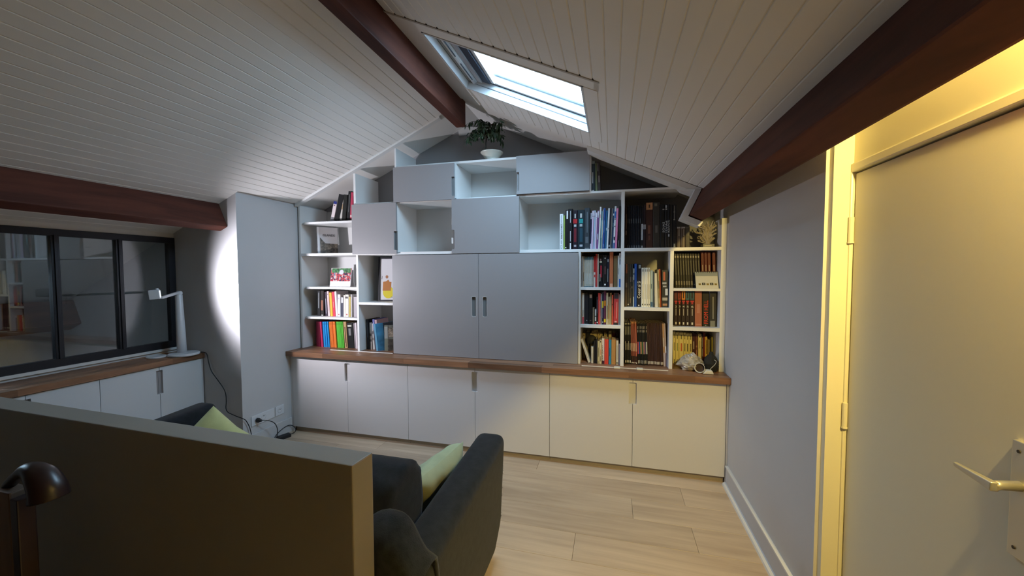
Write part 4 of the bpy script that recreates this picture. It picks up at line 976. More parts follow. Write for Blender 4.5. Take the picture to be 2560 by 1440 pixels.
 ["E",-0.6917,0.0111,0.3345,-0.019,[0.014,0.014,0.014],"black comic album with white ticks, first from the double doors",[[0.3,0.65,0.02,0.06,[0.6,0.58,0.45]],[0.3,0.65,0.1,0.3,[0.32,0.32,0.25]],[0.3,0.65,0.45,0.66,[0.45,0.43,0.36]],[0.25,0.75,0.9,0.96,[0.75,0.73,0.66]]],None,"black comic albums with white ticks"],
 ["E",-0.68,0.0111,0.3349,-0.019,[0.014,0.014,0.014],"black comic album with white ticks, second from the double doors",[[0.3,0.65,0.02,0.06,[0.6,0.58,0.45]],[0.3,0.65,0.1,0.3,[0.32,0.32,0.25]],[0.3,0.65,0.5,0.66,[0.45,0.43,0.36]],[0.25,0.75,0.9,0.96,[0.75,0.73,0.66]]],None,"black comic albums with white ticks"],
 ["E",-0.6682,0.0111,0.3352,-0.019,[0.014,0.014,0.014],"black comic album with white ticks, third from the double doors",[[0.3,0.65,0.02,0.06,[0.6,0.58,0.45]],[0.3,0.65,0.1,0.3,[0.32,0.32,0.25]],[0.3,0.65,0.45,0.66,[0.45,0.43,0.36]],[0.25,0.75,0.9,0.96,[0.75,0.73,0.66]]],None,"black comic albums with white ticks"],
 ["E",-0.6565,0.011,0.3356,-0.019,[0.014,0.014,0.014],"black comic album with white ticks, fourth from the double doors",[[0.3,0.65,0.02,0.06,[0.6,0.58,0.45]],[0.3,0.65,0.1,0.3,[0.32,0.32,0.25]],[0.3,0.65,0.5,0.66,[0.45,0.43,0.36]],[0.25,0.75,0.9,0.96,[0.75,0.73,0.66]]],None,"black comic albums with white ticks"],
 ["E",-0.6428,0.0107,0.3409,-0.035,[0.24,0.07,0.045],"reddish comic album with a pink band, first from the double doors",[[0.08,0.92,0.5,0.69,[0.5,0.3,0.2]],[0.1,0.9,0,0.05,[0.4,0.2,0.1]],[0.03,0.97,0.8,1,[0.015,0.015,0.015]],[0.2,0.8,0.94,0.97,[0.7,0.68,0.6]]],None,"reddish comic albums with pink bands"],
 ["E",-0.6317,0.0107,0.3412,-0.035,[0.24,0.07,0.045],"reddish comic album with a pink band, second from the double doors",[[0.08,0.92,0.5,0.69,[0.5,0.3,0.2]],[0.1,0.9,0,0.05,[0.4,0.2,0.1]],[0.03,0.97,0.8,1,[0.015,0.015,0.015]],[0.2,0.8,0.94,0.97,[0.7,0.68,0.6]]],None,"reddish comic albums with pink bands"],
 ["E",-0.6207,0.0107,0.3416,-0.035,[0.24,0.07,0.045],"reddish comic album with a pink band, third from the double doors",[[0.08,0.92,0.5,0.69,[0.5,0.3,0.2]],[0.1,0.9,0,0.05,[0.4,0.2,0.1]],[0.03,0.97,0.8,1,[0.015,0.015,0.015]],[0.2,0.8,0.94,0.97,[0.7,0.68,0.6]]],None,"reddish comic albums with pink bands"],
 ["E",-0.6096,0.0107,0.3419,-0.035,[0.42,0.12,0.07],"reddish comic album with a pink band, fourth from the double doors",[[0.08,0.92,0.5,0.69,[0.5,0.3,0.2]],[0.1,0.9,0,0.05,[0.4,0.2,0.1]],[0.03,0.97,0.8,1,[0.015,0.015,0.015]],[0.2,0.8,0.94,0.97,[0.7,0.68,0.6]]],None,"reddish comic albums with pink bands"],
 ["E",-0.5954,0.0104,0.3259,-0.031,[0.012,0.012,0.013],"slim black album with a pink-red band in the lower middle-column cubby",[[0.03,0.97,0.44,0.73,[0.45,0.07,0.1]],[0.3,0.6,0.06,0.13,[0.4,0.36,0.3]],[0.3,0.6,0.15,0.21,[0.4,0.36,0.3]],[0.3,0.65,0.88,0.96,[0.55,0.52,0.45]]],None,None],
 ["E",-0.5848,0.0103,0.3262,-0.031,[0.012,0.012,0.013],"slim black album with a blue band in the lower middle-column cubby",[[0.03,0.97,0.44,0.73,[0.03,0.07,0.25]],[0.3,0.6,0.06,0.13,[0.4,0.36,0.3]],[0.3,0.6,0.15,0.21,[0.4,0.36,0.3]],[0.3,0.65,0.88,0.96,[0.55,0.52,0.45]]],None,None],
 ["E",-0.5741,0.0103,0.3265,-0.031,[0.012,0.012,0.013],"slim black album with a apricot band in the lower middle-column cubby",[[0.03,0.97,0.44,0.73,[0.6,0.33,0.16]],[0.3,0.6,0.06,0.13,[0.4,0.36,0.3]],[0.3,0.6,0.15,0.21,[0.4,0.36,0.3]],[0.3,0.65,0.88,0.96,[0.55,0.52,0.45]]],None,None],
 ["E",-0.5635,0.0103,0.3269,-0.031,[0.012,0.012,0.013],"slim black album with a green band in the lower middle-column cubby",[[0.03,0.97,0.44,0.73,[0.05,0.12,0.05]],[0.3,0.6,0.06,0.13,[0.4,0.36,0.3]],[0.3,0.6,0.15,0.21,[0.4,0.36,0.3]],[0.3,0.65,0.88,0.96,[0.55,0.52,0.45]]],None,None],
 ["E",-0.5529,0.0103,0.3272,-0.031,[0.012,0.012,0.013],"slim black album with a rosy band in the lower middle-column cubby",[[0.03,0.97,0.44,0.73,[0.36,0.2,0.18]],[0.3,0.6,0.06,0.13,[0.4,0.36,0.3]],[0.3,0.6,0.15,0.21,[0.4,0.36,0.3]],[0.3,0.65,0.88,0.96,[0.55,0.52,0.45]]],None,None],
 ["E",-0.5422,0.0103,0.3276,-0.031,[0.012,0.012,0.013],"slim black album with a violet band in the lower middle-column cubby",[[0.03,0.97,0.44,0.73,[0.13,0.09,0.2]],[0.3,0.6,0.06,0.13,[0.4,0.36,0.3]],[0.3,0.6,0.15,0.21,[0.4,0.36,0.3]],[0.3,0.65,0.88,0.96,[0.55,0.52,0.45]]],None,None],
 ["E",-0.5316,0.0102,0.3279,-0.031,[0.012,0.012,0.013],"slim black album with a pale mint band in the lower middle-column cubby",[[0.03,0.97,0.44,0.73,[0.5,0.52,0.42]],[0.3,0.6,0.06,0.13,[0.4,0.36,0.3]],[0.3,0.6,0.15,0.21,[0.4,0.36,0.3]],[0.3,0.65,0.88,0.96,[0.55,0.52,0.45]]],None,None],
 ["E",-0.5207,0.0102,0.3313,-0.038,[0.045,0.022,0.02],"dark brown album with white foot marks, first from the double doors",[[0.25,0.75,0.9,0.965,[0.72,0.68,0.6]]],None,"dark brown albums with white foot marks"],
 ["E",-0.5102,0.0102,0.3316,-0.038,[0.045,0.022,0.02],"dark brown album with white foot marks, second from the double doors",[[0.25,0.75,0.9,0.965,[0.72,0.68,0.6]]],None,"dark brown albums with white foot marks"],
 ["E",-0.4996,0.0102,0.332,-0.038,[0.045,0.022,0.02],"dark brown album with white foot marks, third from the double doors",[[0.25,0.75,0.9,0.965,[0.72,0.68,0.6]]],None,"dark brown albums with white foot marks"],
 ["E",-0.4891,0.0102,0.3323,-0.038,[0.045,0.022,0.02],"dark brown album with white foot marks, fourth from the double doors",[[0.25,0.75,0.9,0.965,[0.72,0.68,0.6]]],None,"dark brown albums with white foot marks"],
 ["E",-0.4787,0.0101,0.3326,-0.038,[0.045,0.022,0.02],"dark brown album with white foot marks, fifth from the double doors",[[0.25,0.75,0.9,0.965,[0.72,0.68,0.6]]],None,"dark brown albums with white foot marks"],
 ["E",-0.4681,0.0101,0.333,-0.038,[0.045,0.022,0.02],"dark brown album with white foot marks, sixth from the double doors",[[0.25,0.75,0.9,0.965,[0.72,0.68,0.6]]],None,"dark brown albums with white foot marks"],
 ["E",-0.4577,0.0101,0.3333,-0.039,[0.045,0.022,0.02],"dark brown album with white foot marks, seventh from the double doors",[[0.25,0.75,0.9,0.965,[0.72,0.68,0.6]]],None,"dark brown albums with white foot marks"],
 ["E",-0.4472,0.0101,0.3336,-0.039,[0.045,0.022,0.02],"dark brown album with white foot marks, eighth from the double doors",[[0.25,0.75,0.9,0.965,[0.72,0.68,0.6]]],None,"dark brown albums with white foot marks"],
 ["E",-0.4368,0.0101,0.334,-0.039,[0.045,0.022,0.02],"dark brown album with white foot marks, ninth from the double doors",[[0.25,0.75,0.9,0.965,[0.72,0.68,0.6]]],None,"dark brown albums with white foot marks"],
 ["E",-0.4263,0.0101,0.3343,-0.039,[0.045,0.022,0.02],"dark brown album with white foot marks, tenth from the double doors",[[0.25,0.75,0.9,0.965,[0.72,0.68,0.6]]],None,"dark brown albums with white foot marks"],
 ["E",-0.416,0.01,0.3346,-0.039,[0.045,0.022,0.02],"dark brown album with white foot marks, eleventh from the double doors",[[0.25,0.75,0.9,0.965,[0.72,0.68,0.6]]],None,"dark brown albums with white foot marks"],
 ["E",-0.4048,0.0128,0.3321,-0.052,[0.38,0.22,0.11],"tan album with a lilac foot in the lower middle-column cubby",[[0.05,0.95,0.33,0.54,[0.42,0.34,0.27]],[0.05,0.95,0.68,1,[0.4,0.34,0.36]]],None,None],
 ["E",-0.391,0.012,0.3326,-0.056,[0.36,0.26,0.21],"mauve-tan album with a white patch in the lower middle-column cubby",[[0.05,0.95,0.53,0.68,[0.6,0.56,0.6]],[0.05,0.95,0.7,1,[0.25,0.2,0.24]]],None,None],
 ["F2",-0.3223,0.0174,0.2604,-0.055,[0.035,0.032,0.026],"dark pale-numbered volume behind the small desk calendar, first from the double doors",[[0.2,0.8,0.06,0.12,[0.35,0.32,0.27]],[0.35,0.6,0.2,0.62,[0.16,0.15,0.125]],[0.2,0.8,0.8,0.92,[0.22,0.19,0.15]]],None,"dark series behind the calendar"],
 ["F2",-0.304,0.0174,0.2602,-0.055,[0.035,0.032,0.026],"dark pale-numbered volume behind the small desk calendar, second from the double doors",[[0.2,0.8,0.06,0.12,[0.35,0.32,0.27]],[0.35,0.6,0.2,0.62,[0.16,0.15,0.125]],[0.2,0.8,0.8,0.92,[0.22,0.19,0.15]]],None,"dark series behind the calendar"],
 ["F2",-0.2859,0.0173,0.2599,-0.055,[0.035,0.032,0.026],"dark pale-numbered volume behind the small desk calendar, third from the double doors",[[0.2,0.8,0.06,0.12,[0.35,0.32,0.27]],[0.35,0.6,0.2,0.62,[0.16,0.15,0.125]],[0.2,0.8,0.8,0.92,[0.22,0.19,0.15]]],None,"dark series behind the calendar"],
 ["F2",-0.2677,0.0173,0.2597,-0.055,[0.035,0.032,0.026],"dark pale-numbered volume behind the small desk calendar, fourth from the double doors",[[0.2,0.8,0.06,0.12,[0.35,0.32,0.27]],[0.35,0.6,0.2,0.62,[0.16,0.15,0.125]],[0.2,0.8,0.8,0.92,[0.22,0.19,0.15]]],None,"dark series behind the calendar"],
 ["F2",-0.2496,0.0172,0.2594,-0.056,[0.035,0.032,0.026],"dark pale-numbered volume behind the small desk calendar, fifth from the double doors",[[0.2,0.8,0.06,0.12,[0.35,0.32,0.27]],[0.35,0.6,0.2,0.62,[0.16,0.15,0.125]],[0.2,0.8,0.8,0.92,[0.22,0.19,0.15]]],None,"dark series behind the calendar"],
 ["F2",-0.2317,0.0172,0.2592,-0.056,[0.035,0.032,0.026],"dark pale-numbered volume behind the small desk calendar, sixth from the double doors",[[0.2,0.8,0.06,0.12,[0.35,0.32,0.27]],[0.35,0.6,0.2,0.62,[0.16,0.15,0.125]],[0.2,0.8,0.8,0.92,[0.22,0.19,0.15]]],None,"dark series behind the calendar"],
 ["F2",-0.2137,0.0171,0.259,-0.056,[0.028,0.024,0.024],"dark pale-numbered volume behind the small desk calendar, seventh from the double doors",[[0.2,0.8,0.06,0.12,[0.35,0.32,0.27]],[0.35,0.6,0.2,0.62,[0.16,0.15,0.125]],[0.2,0.8,0.8,0.92,[0.22,0.19,0.15]]],None,"dark series behind the calendar"],
 ["F2",-0.1957,0.0171,0.2587,-0.056,[0.028,0.024,0.024],"dark pale-numbered volume behind the small desk calendar, eighth from the double doors",[[0.2,0.8,0.06,0.12,[0.35,0.32,0.27]],[0.35,0.6,0.2,0.62,[0.16,0.15,0.125]],[0.2,0.8,0.8,0.92,[0.22,0.19,0.15]]],None,"dark series behind the calendar"],
 ["F2",-0.1779,0.017,0.2585,-0.056,[0.028,0.024,0.024],"dark pale-numbered volume behind the small desk calendar, ninth from the double doors",[[0.2,0.8,0.06,0.12,[0.35,0.32,0.27]],[0.35,0.6,0.2,0.62,[0.16,0.15,0.125]],[0.2,0.8,0.8,0.92,[0.22,0.19,0.15]]],None,"dark series behind the calendar"],
 ["F2",-0.1601,0.017,0.2582,-0.056,[0.028,0.024,0.024],"dark pale-numbered volume behind the small desk calendar, tenth from the double doors",[[0.2,0.8,0.06,0.12,[0.35,0.32,0.27]],[0.35,0.6,0.2,0.62,[0.16,0.15,0.125]],[0.2,0.8,0.8,0.92,[0.22,0.19,0.15]]],None,"dark series behind the calendar"],
 ["F2",-0.1384,0.0216,0.2709,-0.04,[0.12,0.025,0.018],"oxblood volume of the series behind the small desk calendar, first from the double doors",[[0.35,0.6,0.36,0.53,[0.45,0.35,0.28]],[0.4,0.6,0.02,0.04,[0.5,0.4,0.3]]],None,"oxblood volumes behind the calendar"],
 ["F2",-0.115,0.0208,0.2705,-0.04,[0.12,0.025,0.018],"oxblood volume of the series behind the small desk calendar, second from the double doors",[[0.35,0.6,0.36,0.53,[0.45,0.35,0.28]],[0.4,0.6,0.02,0.04,[0.5,0.4,0.3]]],None,"oxblood volumes behind the calendar"],
 ["F2",-0.0926,0.0223,0.2702,-0.04,[0.12,0.025,0.018],"oxblood volume of the series behind the small desk calendar, third from the double doors",[[0.35,0.6,0.36,0.53,[0.45,0.35,0.28]],[0.4,0.6,0.02,0.04,[0.5,0.4,0.3]]],None,"oxblood volumes behind the calendar"],
 ["F2",-0.0599,0.0229,0.2697,-0.041,[0.12,0.025,0.018],"oxblood volume of the series behind the small desk calendar, fourth from the double doors",[[0.35,0.6,0.36,0.53,[0.45,0.35,0.28]],[0.4,0.6,0.02,0.04,[0.5,0.4,0.3]]],None,"oxblood volumes behind the calendar"],
 ["G2",-0.3351,0.0265,0.2618,-0.015,[0.03,0.018,0.014],"thick black manga number 2 with a maroon top",[[0.03,0.97,0,0.24,[0.1,0.03,0.03]],[0.35,0.65,0.02,0.2,[0.14,0.03,0.02]],[0.15,0.9,0.27,0.31,[0.5,0.04,0.04]],[0.35,0.68,0.31,0.37,[0.45,0.04,0.04]],[0.45,0.58,0.5,0.7,[0.55,0.5,0.4]],[0.35,0.68,0.89,0.96,[0.7,0.65,0.52]]],["2",[0.8,0.76,0.65],0.41,0.465,0.3,0.75,0],None],
 ["G2",-0.3081,0.0243,0.2621,-0.015,[0.03,0.018,0.014],"thick black manga number 3 with a dull red top",[[0.03,0.97,0,0.24,[0.28,0.05,0.03]],[0.35,0.65,0.02,0.2,[0.14,0.03,0.02]],[0.15,0.9,0.27,0.31,[0.5,0.04,0.04]],[0.35,0.68,0.31,0.37,[0.45,0.04,0.04]],[0.45,0.58,0.5,0.7,[0.55,0.5,0.4]],[0.35,0.68,0.89,0.96,[0.7,0.65,0.52]]],["3",[0.8,0.76,0.65],0.41,0.465,0.3,0.75,0],None],
 ["G2",-0.2834,0.0283,0.2624,-0.015,[0.03,0.018,0.014],"thick black manga number 4 with a orange top",[[0.03,0.97,0,0.24,[0.65,0.24,0.04]],[0.35,0.65,0.02,0.2,[0.03,0.02,0.02]],[0.15,0.9,0.27,0.31,[0.5,0.04,0.04]],[0.35,0.68,0.31,0.37,[0.45,0.04,0.04]],[0.45,0.58,0.5,0.7,[0.55,0.5,0.4]],[0.35,0.68,0.89,0.96,[0.7,0.65,0.52]]],["4",[0.8,0.76,0.65],0.41,0.465,0.3,0.75,0],None],
 ["G2",-0.2546,0.0286,0.2627,-0.016,[0.03,0.018,0.014],"thick black manga number 5 with a teal top",[[0.03,0.97,0,0.24,[0.05,0.14,0.18]],[0.35,0.65,0.02,0.2,[0.03,0.02,0.02]],[0.15,0.9,0.27,0.31,[0.5,0.04,0.04]],[0.35,0.68,0.31,0.37,[0.45,0.04,0.04]],[0.45,0.58,0.5,0.7,[0.55,0.5,0.4]],[0.35,0.68,0.89,0.96,[0.7,0.65,0.52]]],["5",[0.8,0.76,0.65],0.41,0.465,0.3,0.75,0],None],
 ["G2",-0.2256,0.0341,0.263,-0.016,[0.03,0.018,0.014],"thick black manga number 6 with a dark teal top",[[0.03,0.97,0,0.24,[0.04,0.1,0.13]],[0.35,0.65,0.02,0.2,[0.03,0.02,0.02]],[0.15,0.9,0.27,0.31,[0.5,0.04,0.04]],[0.35,0.68,0.31,0.37,[0.45,0.04,0.04]],[0.45,0.58,0.5,0.7,[0.55,0.5,0.4]],[0.35,0.68,0.89,0.96,[0.7,0.65,0.52]]],["6",[0.8,0.76,0.65],0.41,0.465,0.3,0.75,0],None],
 ["G2",-0.1894,0.0488,0.2657,-0.017,[0.38,0.13,0.075],"terracotta book with a pale frame in the cubby under the desk calendar",[[0.1,0.13,0.05,0.95,[0.5,0.25,0.18]],[0.87,0.9,0.05,0.95,[0.5,0.25,0.18]],[0.1,0.9,0.93,0.95,[0.5,0.25,0.18]],[0.3,0.7,0.37,0.62,[0.46,0.2,0.14]]],None,None],
 ["G2",-0.1377,0.0488,0.2641,-0.017,[0.022,0.02,0.014],"black book with red FROM HELL lettering in the cubby under the desk calendar",[[0.4,0.6,0.96,0.98,[0.3,0.3,0.22]]],["FROM HELL",[0.62,0.05,0.02],0.26,0.92,0.25,0.85],None],
 ["G2",-0.0877,0.0487,0.2633,-0.018,[0.03,0.027,0.02],"black book with grey lettering and grey block in the cubby under the desk calendar",[[0.1,0.75,0.83,1,[0.2,0.2,0.16]],[0.4,0.6,0.15,0.78,[0.2,0.19,0.15]]],None,None],
 ["H2",-0.3237,0.0178,0.2573,-0.015,[0.74,0.63,0.25],"thin yellow paperback beside the divider in the cubby behind the plastic bag",[[0.4,0.7,0.33,0.58,[0.2,0.18,0.08]],[0.4,0.65,0.85,0.97,[0.08,0.07,0.02]],[0.4,0.65,0.07,0.2,[0.15,0.13,0.04]]],None,None],
 ["H2",-0.3044,0.0241,0.2519,-0.015,[0.74,0.63,0.25],"yellow paperback with green lettering in the cubby behind the plastic bag",[[0.4,0.7,0.33,0.58,[0.28,0.32,0.1]],[0.4,0.65,0.85,0.97,[0.08,0.07,0.02]],[0.4,0.65,0.07,0.2,[0.15,0.13,0.04]]],None,None],
 ["H2",-0.2796,0.0311,0.2519,-0.015,[0.74,0.63,0.25],"widest yellow paperback with red lettering in the cubby behind the plastic bag",[[0.4,0.7,0.33,0.58,[0.5,0.12,0.04]],[0.4,0.65,0.85,0.97,[0.08,0.07,0.02]],[0.4,0.65,0.07,0.2,[0.15,0.13,0.04]]],None,None],
 ["H2",-0.247,0.0184,0.2513,-0.016,[0.74,0.63,0.25],"yellow paperback with dotted black lettering in the cubby behind the plastic bag",[[0.4,0.7,0.33,0.58,[0.1,0.1,0.04]],[0.4,0.65,0.85,0.97,[0.08,0.07,0.02]],[0.4,0.65,0.07,0.2,[0.15,0.13,0.04]]],None,None],
 ["H2",-0.2273,0.021,0.2456,-0.016,[0.74,0.63,0.25],"yellow paperback with black lines in the cubby behind the plastic bag",[[0.4,0.7,0.33,0.58,[0.06,0.05,0.02]],[0.4,0.65,0.85,0.97,[0.08,0.07,0.02]],[0.4,0.65,0.07,0.2,[0.15,0.13,0.04]]],None,None],
 ["H2",-0.2055,0.0229,0.2463,-0.016,[0.74,0.63,0.25],"pale yellow paperback with long black title in the cubby behind the plastic bag",[[0.4,0.7,0.33,0.58,[0.15,0.1,0.04]],[0.4,0.65,0.85,0.97,[0.08,0.07,0.02]],[0.4,0.65,0.07,0.2,[0.15,0.13,0.04]]],None,None],
 ["H2",-0.1811,0.0211,0.2518,-0.017,[0.06,0.018,0.018],"maroon black book with pale lettering in the cubby behind the plastic bag",[[0.2,0.6,0.26,0.5,[0.35,0.27,0.22]]],None,None],
 ["H2",-0.1593,0.016,0.2413,-0.017,[0.14,0.05,0.03],"maroon book with rosy lettering in the cubby behind the plastic bag",[[0.2,0.8,0.36,0.42,[0.35,0.16,0.1]],[0.3,0.7,0.5,0.85,[0.3,0.14,0.1]]],None,None],
 ["H2",-0.1422,0.0243,0.2444,-0.017,[0.68,0.56,0.25],"sandy yellow paperback standing alone in the cubby behind the plastic bag",[[0.35,0.7,0.05,0.1,[0.012,0.012,0.013]],[0.4,0.6,0.2,0.45,[0.25,0.2,0.08]]],None,None],
 ["H2",-0.1167,0.0117,0.243,-0.017,[0.035,0.02,0.018],"dark narrow book with grey ticks in the cubby behind the plastic bag",[[0.4,0.65,0.1,0.4,[0.3,0.28,0.25]],[0.4,0.65,0.45,0.7,[0.3,0.28,0.25]]],None,None],
 ["H2",-0.1043,0.0126,0.2576,-0.018,[0.16,0.025,0.015],"dark red narrow book in the cubby behind the plastic bag",[],None,None],
 ["H2",-0.091,0.0168,0.2274,-0.018,[0.6,0.36,0.06],"amber book with black capitals in the cubby behind the plastic bag",[[0.4,0.7,0.12,0.6,[0.06,0.04,0.01]]],None,None],
 ["H2",-0.0735,0.0151,0.2057,-0.018,[0.22,0.16,0.07],"olive paperback half hidden in the cubby behind the plastic bag",[],None,None],
 ["H2",-0.0577,0.0118,0.2147,-0.018,[0.025,0.02,0.015],"black paperback next to the olive one in the cubby behind the plastic bag",[],None,None],
 ["H2",-0.0445,0.0075,0.2292,-0.018,[0.42,0.34,0.08],"very thin lemon booklet in the cubby behind the plastic bag",[],None,None],
 ["F",-1.208,0.0283,0.285,0,[0.7,0.75,0.78],"white book with bold black capitals on the long shelf above the double doors",[[0.35,0.6,0.03,0.25,[0.35,0.38,0.4]],[0.35,0.6,0.74,0.85,[0.35,0.38,0.4]],[0.25,0.7,0.88,0.97,[0.25,0.28,0.3]],[0.35,0.6,0.9,0.95,[0.7,0.75,0.78]]],["MUNCA & STONETS",[0.03,0.04,0.05],0.27,0.7,0.3,0.72],None],
 ["F",-1.1788,0.0118,0.2741,0,[0.3,0.42,0.1],"thin lime green book on the long shelf above the double doors",[],None,None],
 ["F",-1.1662,0.0245,0.3148,0.014,[0.012,0.012,0.013],"black book with a white panel on the long shelf above the double doors",[[0.35,0.8,0.02,0.22,[0.72,0.76,0.8]],[0.05,0.45,0.94,0.965,[0.8,0.8,0.75]]],None,None],
 ["F",-1.1405,0.0338,0.3224,0,[0.01,0.01,0.012],"taller black book with white title on the long shelf above the double doors",[[0.45,0.62,0.05,0.34,[0.35,0.37,0.4]],[0.45,0.62,0.55,0.8,[0.4,0.42,0.45]],[0.4,0.68,0.84,0.99,[0.7,0.72,0.75]]],None,None],
 ["F",-1.1045,0.0376,0.3108,0,[0.02,0.013,0.022],"dark book with a red square on the long shelf above the double doors",[[0.07,0.93,0.22,0.335,[0.42,0.025,0.03]],[0.35,0.65,0.09,0.2,[0.4,0.42,0.42]],[0.25,0.75,0.36,0.42,[0.45,0.5,0.52]],[0.25,0.75,0.46,0.81,[0.16,0.02,0.03]],[0.25,0.75,0.88,0.93,[0.35,0.33,0.36]]],None,None],
 ["F",-1.0648,0.0514,0.3117,0,[0.012,0.022,0.03],"dark book with a turquoise square on the long shelf above the double doors",[[0.22,0.8,0.225,0.34,[0.02,0.26,0.27]],[0.35,0.65,0.09,0.2,[0.4,0.44,0.45]],[0.3,0.7,0.36,0.42,[0.35,0.4,0.42]],[0.3,0.75,0.46,0.81,[0.02,0.06,0.09]],[0.3,0.75,0.88,0.93,[0.35,0.37,0.42]]],None,None],
 ["F",-1.012,0.0406,0.3247,0,[0.035,0.045,0.055],"thick slate grey book on the long shelf above the double doors",[[0.45,0.58,0.1,0.6,[0.13,0.17,0.2]],[0.2,0.75,0.7,0.85,[0.1,0.12,0.14]],[0.1,0.85,0.97,0.985,[0.2,0.22,0.24]]],None,None],
 ["F",-0.9692,0.0089,0.2843,0.013,[0.02,0.025,0.06],"thin dark blue magazine with a white tip on the long shelf above the double doors",[[0.3,0.95,0,0.17,[0.6,0.63,0.72]],[0.1,0.9,0.85,1,[0.5,0.52,0.6]]],None,None],
 ["F",-0.9594,0.0125,0.3007,0.026,[0.6,0.48,0.66],"slim lilac magazine on the long shelf above the double doors",[[0.05,0.95,0.02,0.18,[0.62,0.62,0.72]],[0.1,0.9,0.14,0.15,[0.08,0.06,0.15]],[0.3,0.8,0.6,0.75,[0.5,0.5,0.65]]],None,None],
 ["F",-0.9461,0.0136,0.303,0.025,[0.42,0.58,0.68],"slim sky blue magazine on the long shelf above the double doors",[[0.05,0.95,0.02,0.18,[0.62,0.62,0.72]],[0.1,0.9,0.14,0.15,[0.08,0.06,0.15]],[0.3,0.8,0.6,0.75,[0.5,0.5,0.65]]],None,None],
 ["F",-0.9317,0.0116,0.2855,0.027,[0.58,0.45,0.6],"slim pink magazine on the long shelf above the double doors",[[0.05,0.95,0.02,0.18,[0.62,0.62,0.72]],[0.1,0.9,0.14,0.15,[0.08,0.06,0.15]],[0.3,0.8,0.6,0.75,[0.5,0.5,0.65]]],None,None],
 ["F",-0.9192,0.013,0.3019,0.025,[0.24,0.1,0.28],"slim purple magazine on the long shelf above the double doors",[[0.05,0.95,0.02,0.18,[0.62,0.62,0.72]],[0.1,0.9,0.14,0.15,[0.08,0.06,0.15]],[0.3,0.8,0.6,0.75,[0.5,0.5,0.65]]],None,None],
 ["F",-0.9053,0.0121,0.3298,0.036,[0.66,0.67,0.68],"tall white magazine on the long shelf above the double doors",[[0.05,0.95,0.18,0.26,[0.6,0.4,0.45]]],None,None],
 ["F",-0.8924,0.0118,0.2979,0.034,[0.06,0.16,0.2],"dark teal magazine on the long shelf above the double doors",[[0.3,0.8,0.25,0.7,[0.2,0.35,0.4]]],None,None],
 ["F",-0.8801,0.0055,0.3082,0.028,[0.5,0.5,0.44],"thin cream magazine on the long shelf above the double doors",[],None,None],
 ["F",-0.8737,0.0162,0.3172,0.029,[0.025,0.07,0.26],"cobalt blue magazine on the long shelf above the double doors",[[0.3,0.6,0.3,0.6,[0.12,0.25,0.45]],[0.4,0.6,0.88,0.96,[0.3,0.4,0.55]]],None,None],
 ["F",-0.8567,0.0142,0.2992,0.033,[0.03,0.14,0.28],"petrol blue magazine on the long shelf above the double doors",[[0.4,0.9,0.45,0.52,[0.35,0.5,0.6]]],None,None],
 ["F",-0.8417,0.0128,0.3159,0.039,[0.64,0.67,0.7],"white magazine between the blue and dark ones on the long shelf above the double doors",[[0.3,0.7,0.48,0.52,[0.25,0.27,0.3]]],None,None],
 ["F",-0.8281,0.013,0.3161,0.033,[0.014,0.014,0.025],"black magazine beside the white one on the long shelf above the double doors",[[0.2,0.8,0.9,0.95,[0.35,0.37,0.42]]],None,None],
 ["F",-0.8142,0.0095,0.3142,0.035,[0.16,0.15,0.15],"thin grey-brown magazine on the long shelf above the double doors",[],None,None],
 ["F",-0.8039,0.0111,0.311,0.035,[0.02,0.05,0.1],"dark magazine with white specks on the long shelf above the double doors",[[0.2,0.8,0.12,0.17,[0.6,0.65,0.68]],[0.2,0.8,0.35,0.45,[0.1,0.2,0.25]]],None,None],
 ["F",-0.7919,0.0127,0.3276,0.034,[0.58,0.62,0.68],"blue and white striped magazine on the long shelf above the double doors",[[0.05,0.95,0.12,0.28,[0.03,0.12,0.38]],[0.05,0.95,0.29,0.31,[0.01,0.02,0.06]],[0.05,0.95,0.46,0.48,[0.05,0.06,0.1]],[0.05,0.95,0.72,0.8,[0.01,0.02,0.06]],[0.05,0.95,0.86,1,[0.03,0.09,0.28]]],None,None],
 ["F",-0.7784,0.0159,0.312,0.034,[0.6,0.2,0.34],"pink magazine on the long shelf above the double doors",[],None,None],
 ["F",-0.7614,0.0118,0.3202,0.031,[0.012,0.012,0.016],"black magazine beside the pink one on the long shelf above the double doors",[[0.6,0.8,0.8,0.95,[0.3,0.32,0.35]]],None,None],
 ["F",-0.7488,0.0158,0.3281,0,[0.016,0.016,0.018],"black album against the divider on the long shelf above the double doors",[[0.3,0.5,0.3,0.55,[0.06,0.06,0.065]]],None,None],
 ["G",-0.6999,0.012,0.3361,0,[0.03,0.018,0.02],"thin black-brown book against the divider in the dark cubby beside the beam",[[0.2,0.8,0.2,0.55,[0.14,0.08,0.06]],[0.2,0.8,0.58,0.68,[0.32,0.2,0.16]]],None,None],
 ["G",-0.686,0.0123,0.3348,0,[0.012,0.012,0.018],"navy black volume of the row of eight, first from the double doors",[[0.35,0.6,0.3,0.41,[0.17,0.18,0.2]],[0.35,0.6,0.92,0.985,[0.22,0.23,0.26]]],None,"navy black volumes beside the beam"],
 ["G",-0.673,0.0123,0.3343,0,[0.012,0.012,0.018],"navy black volume of the row of eight, second from the double doors",[[0.35,0.6,0.3,0.41,[0.17,0.18,0.2]],[0.35,0.6,0.92,0.985,[0.22,0.23,0.26]]],None,"navy black volumes beside the beam"],
 ["G",-0.6601,0.0123,0.3337,0,[0.012,0.012,0.018],"navy black volume of the row of eight, third from the double doors",[[0.35,0.6,0.3,0.41,[0.17,0.18,0.2]],[0.35,0.6,0.92,0.985,[0.22,0.23,0.26]]],None,"navy black volumes beside the beam"],
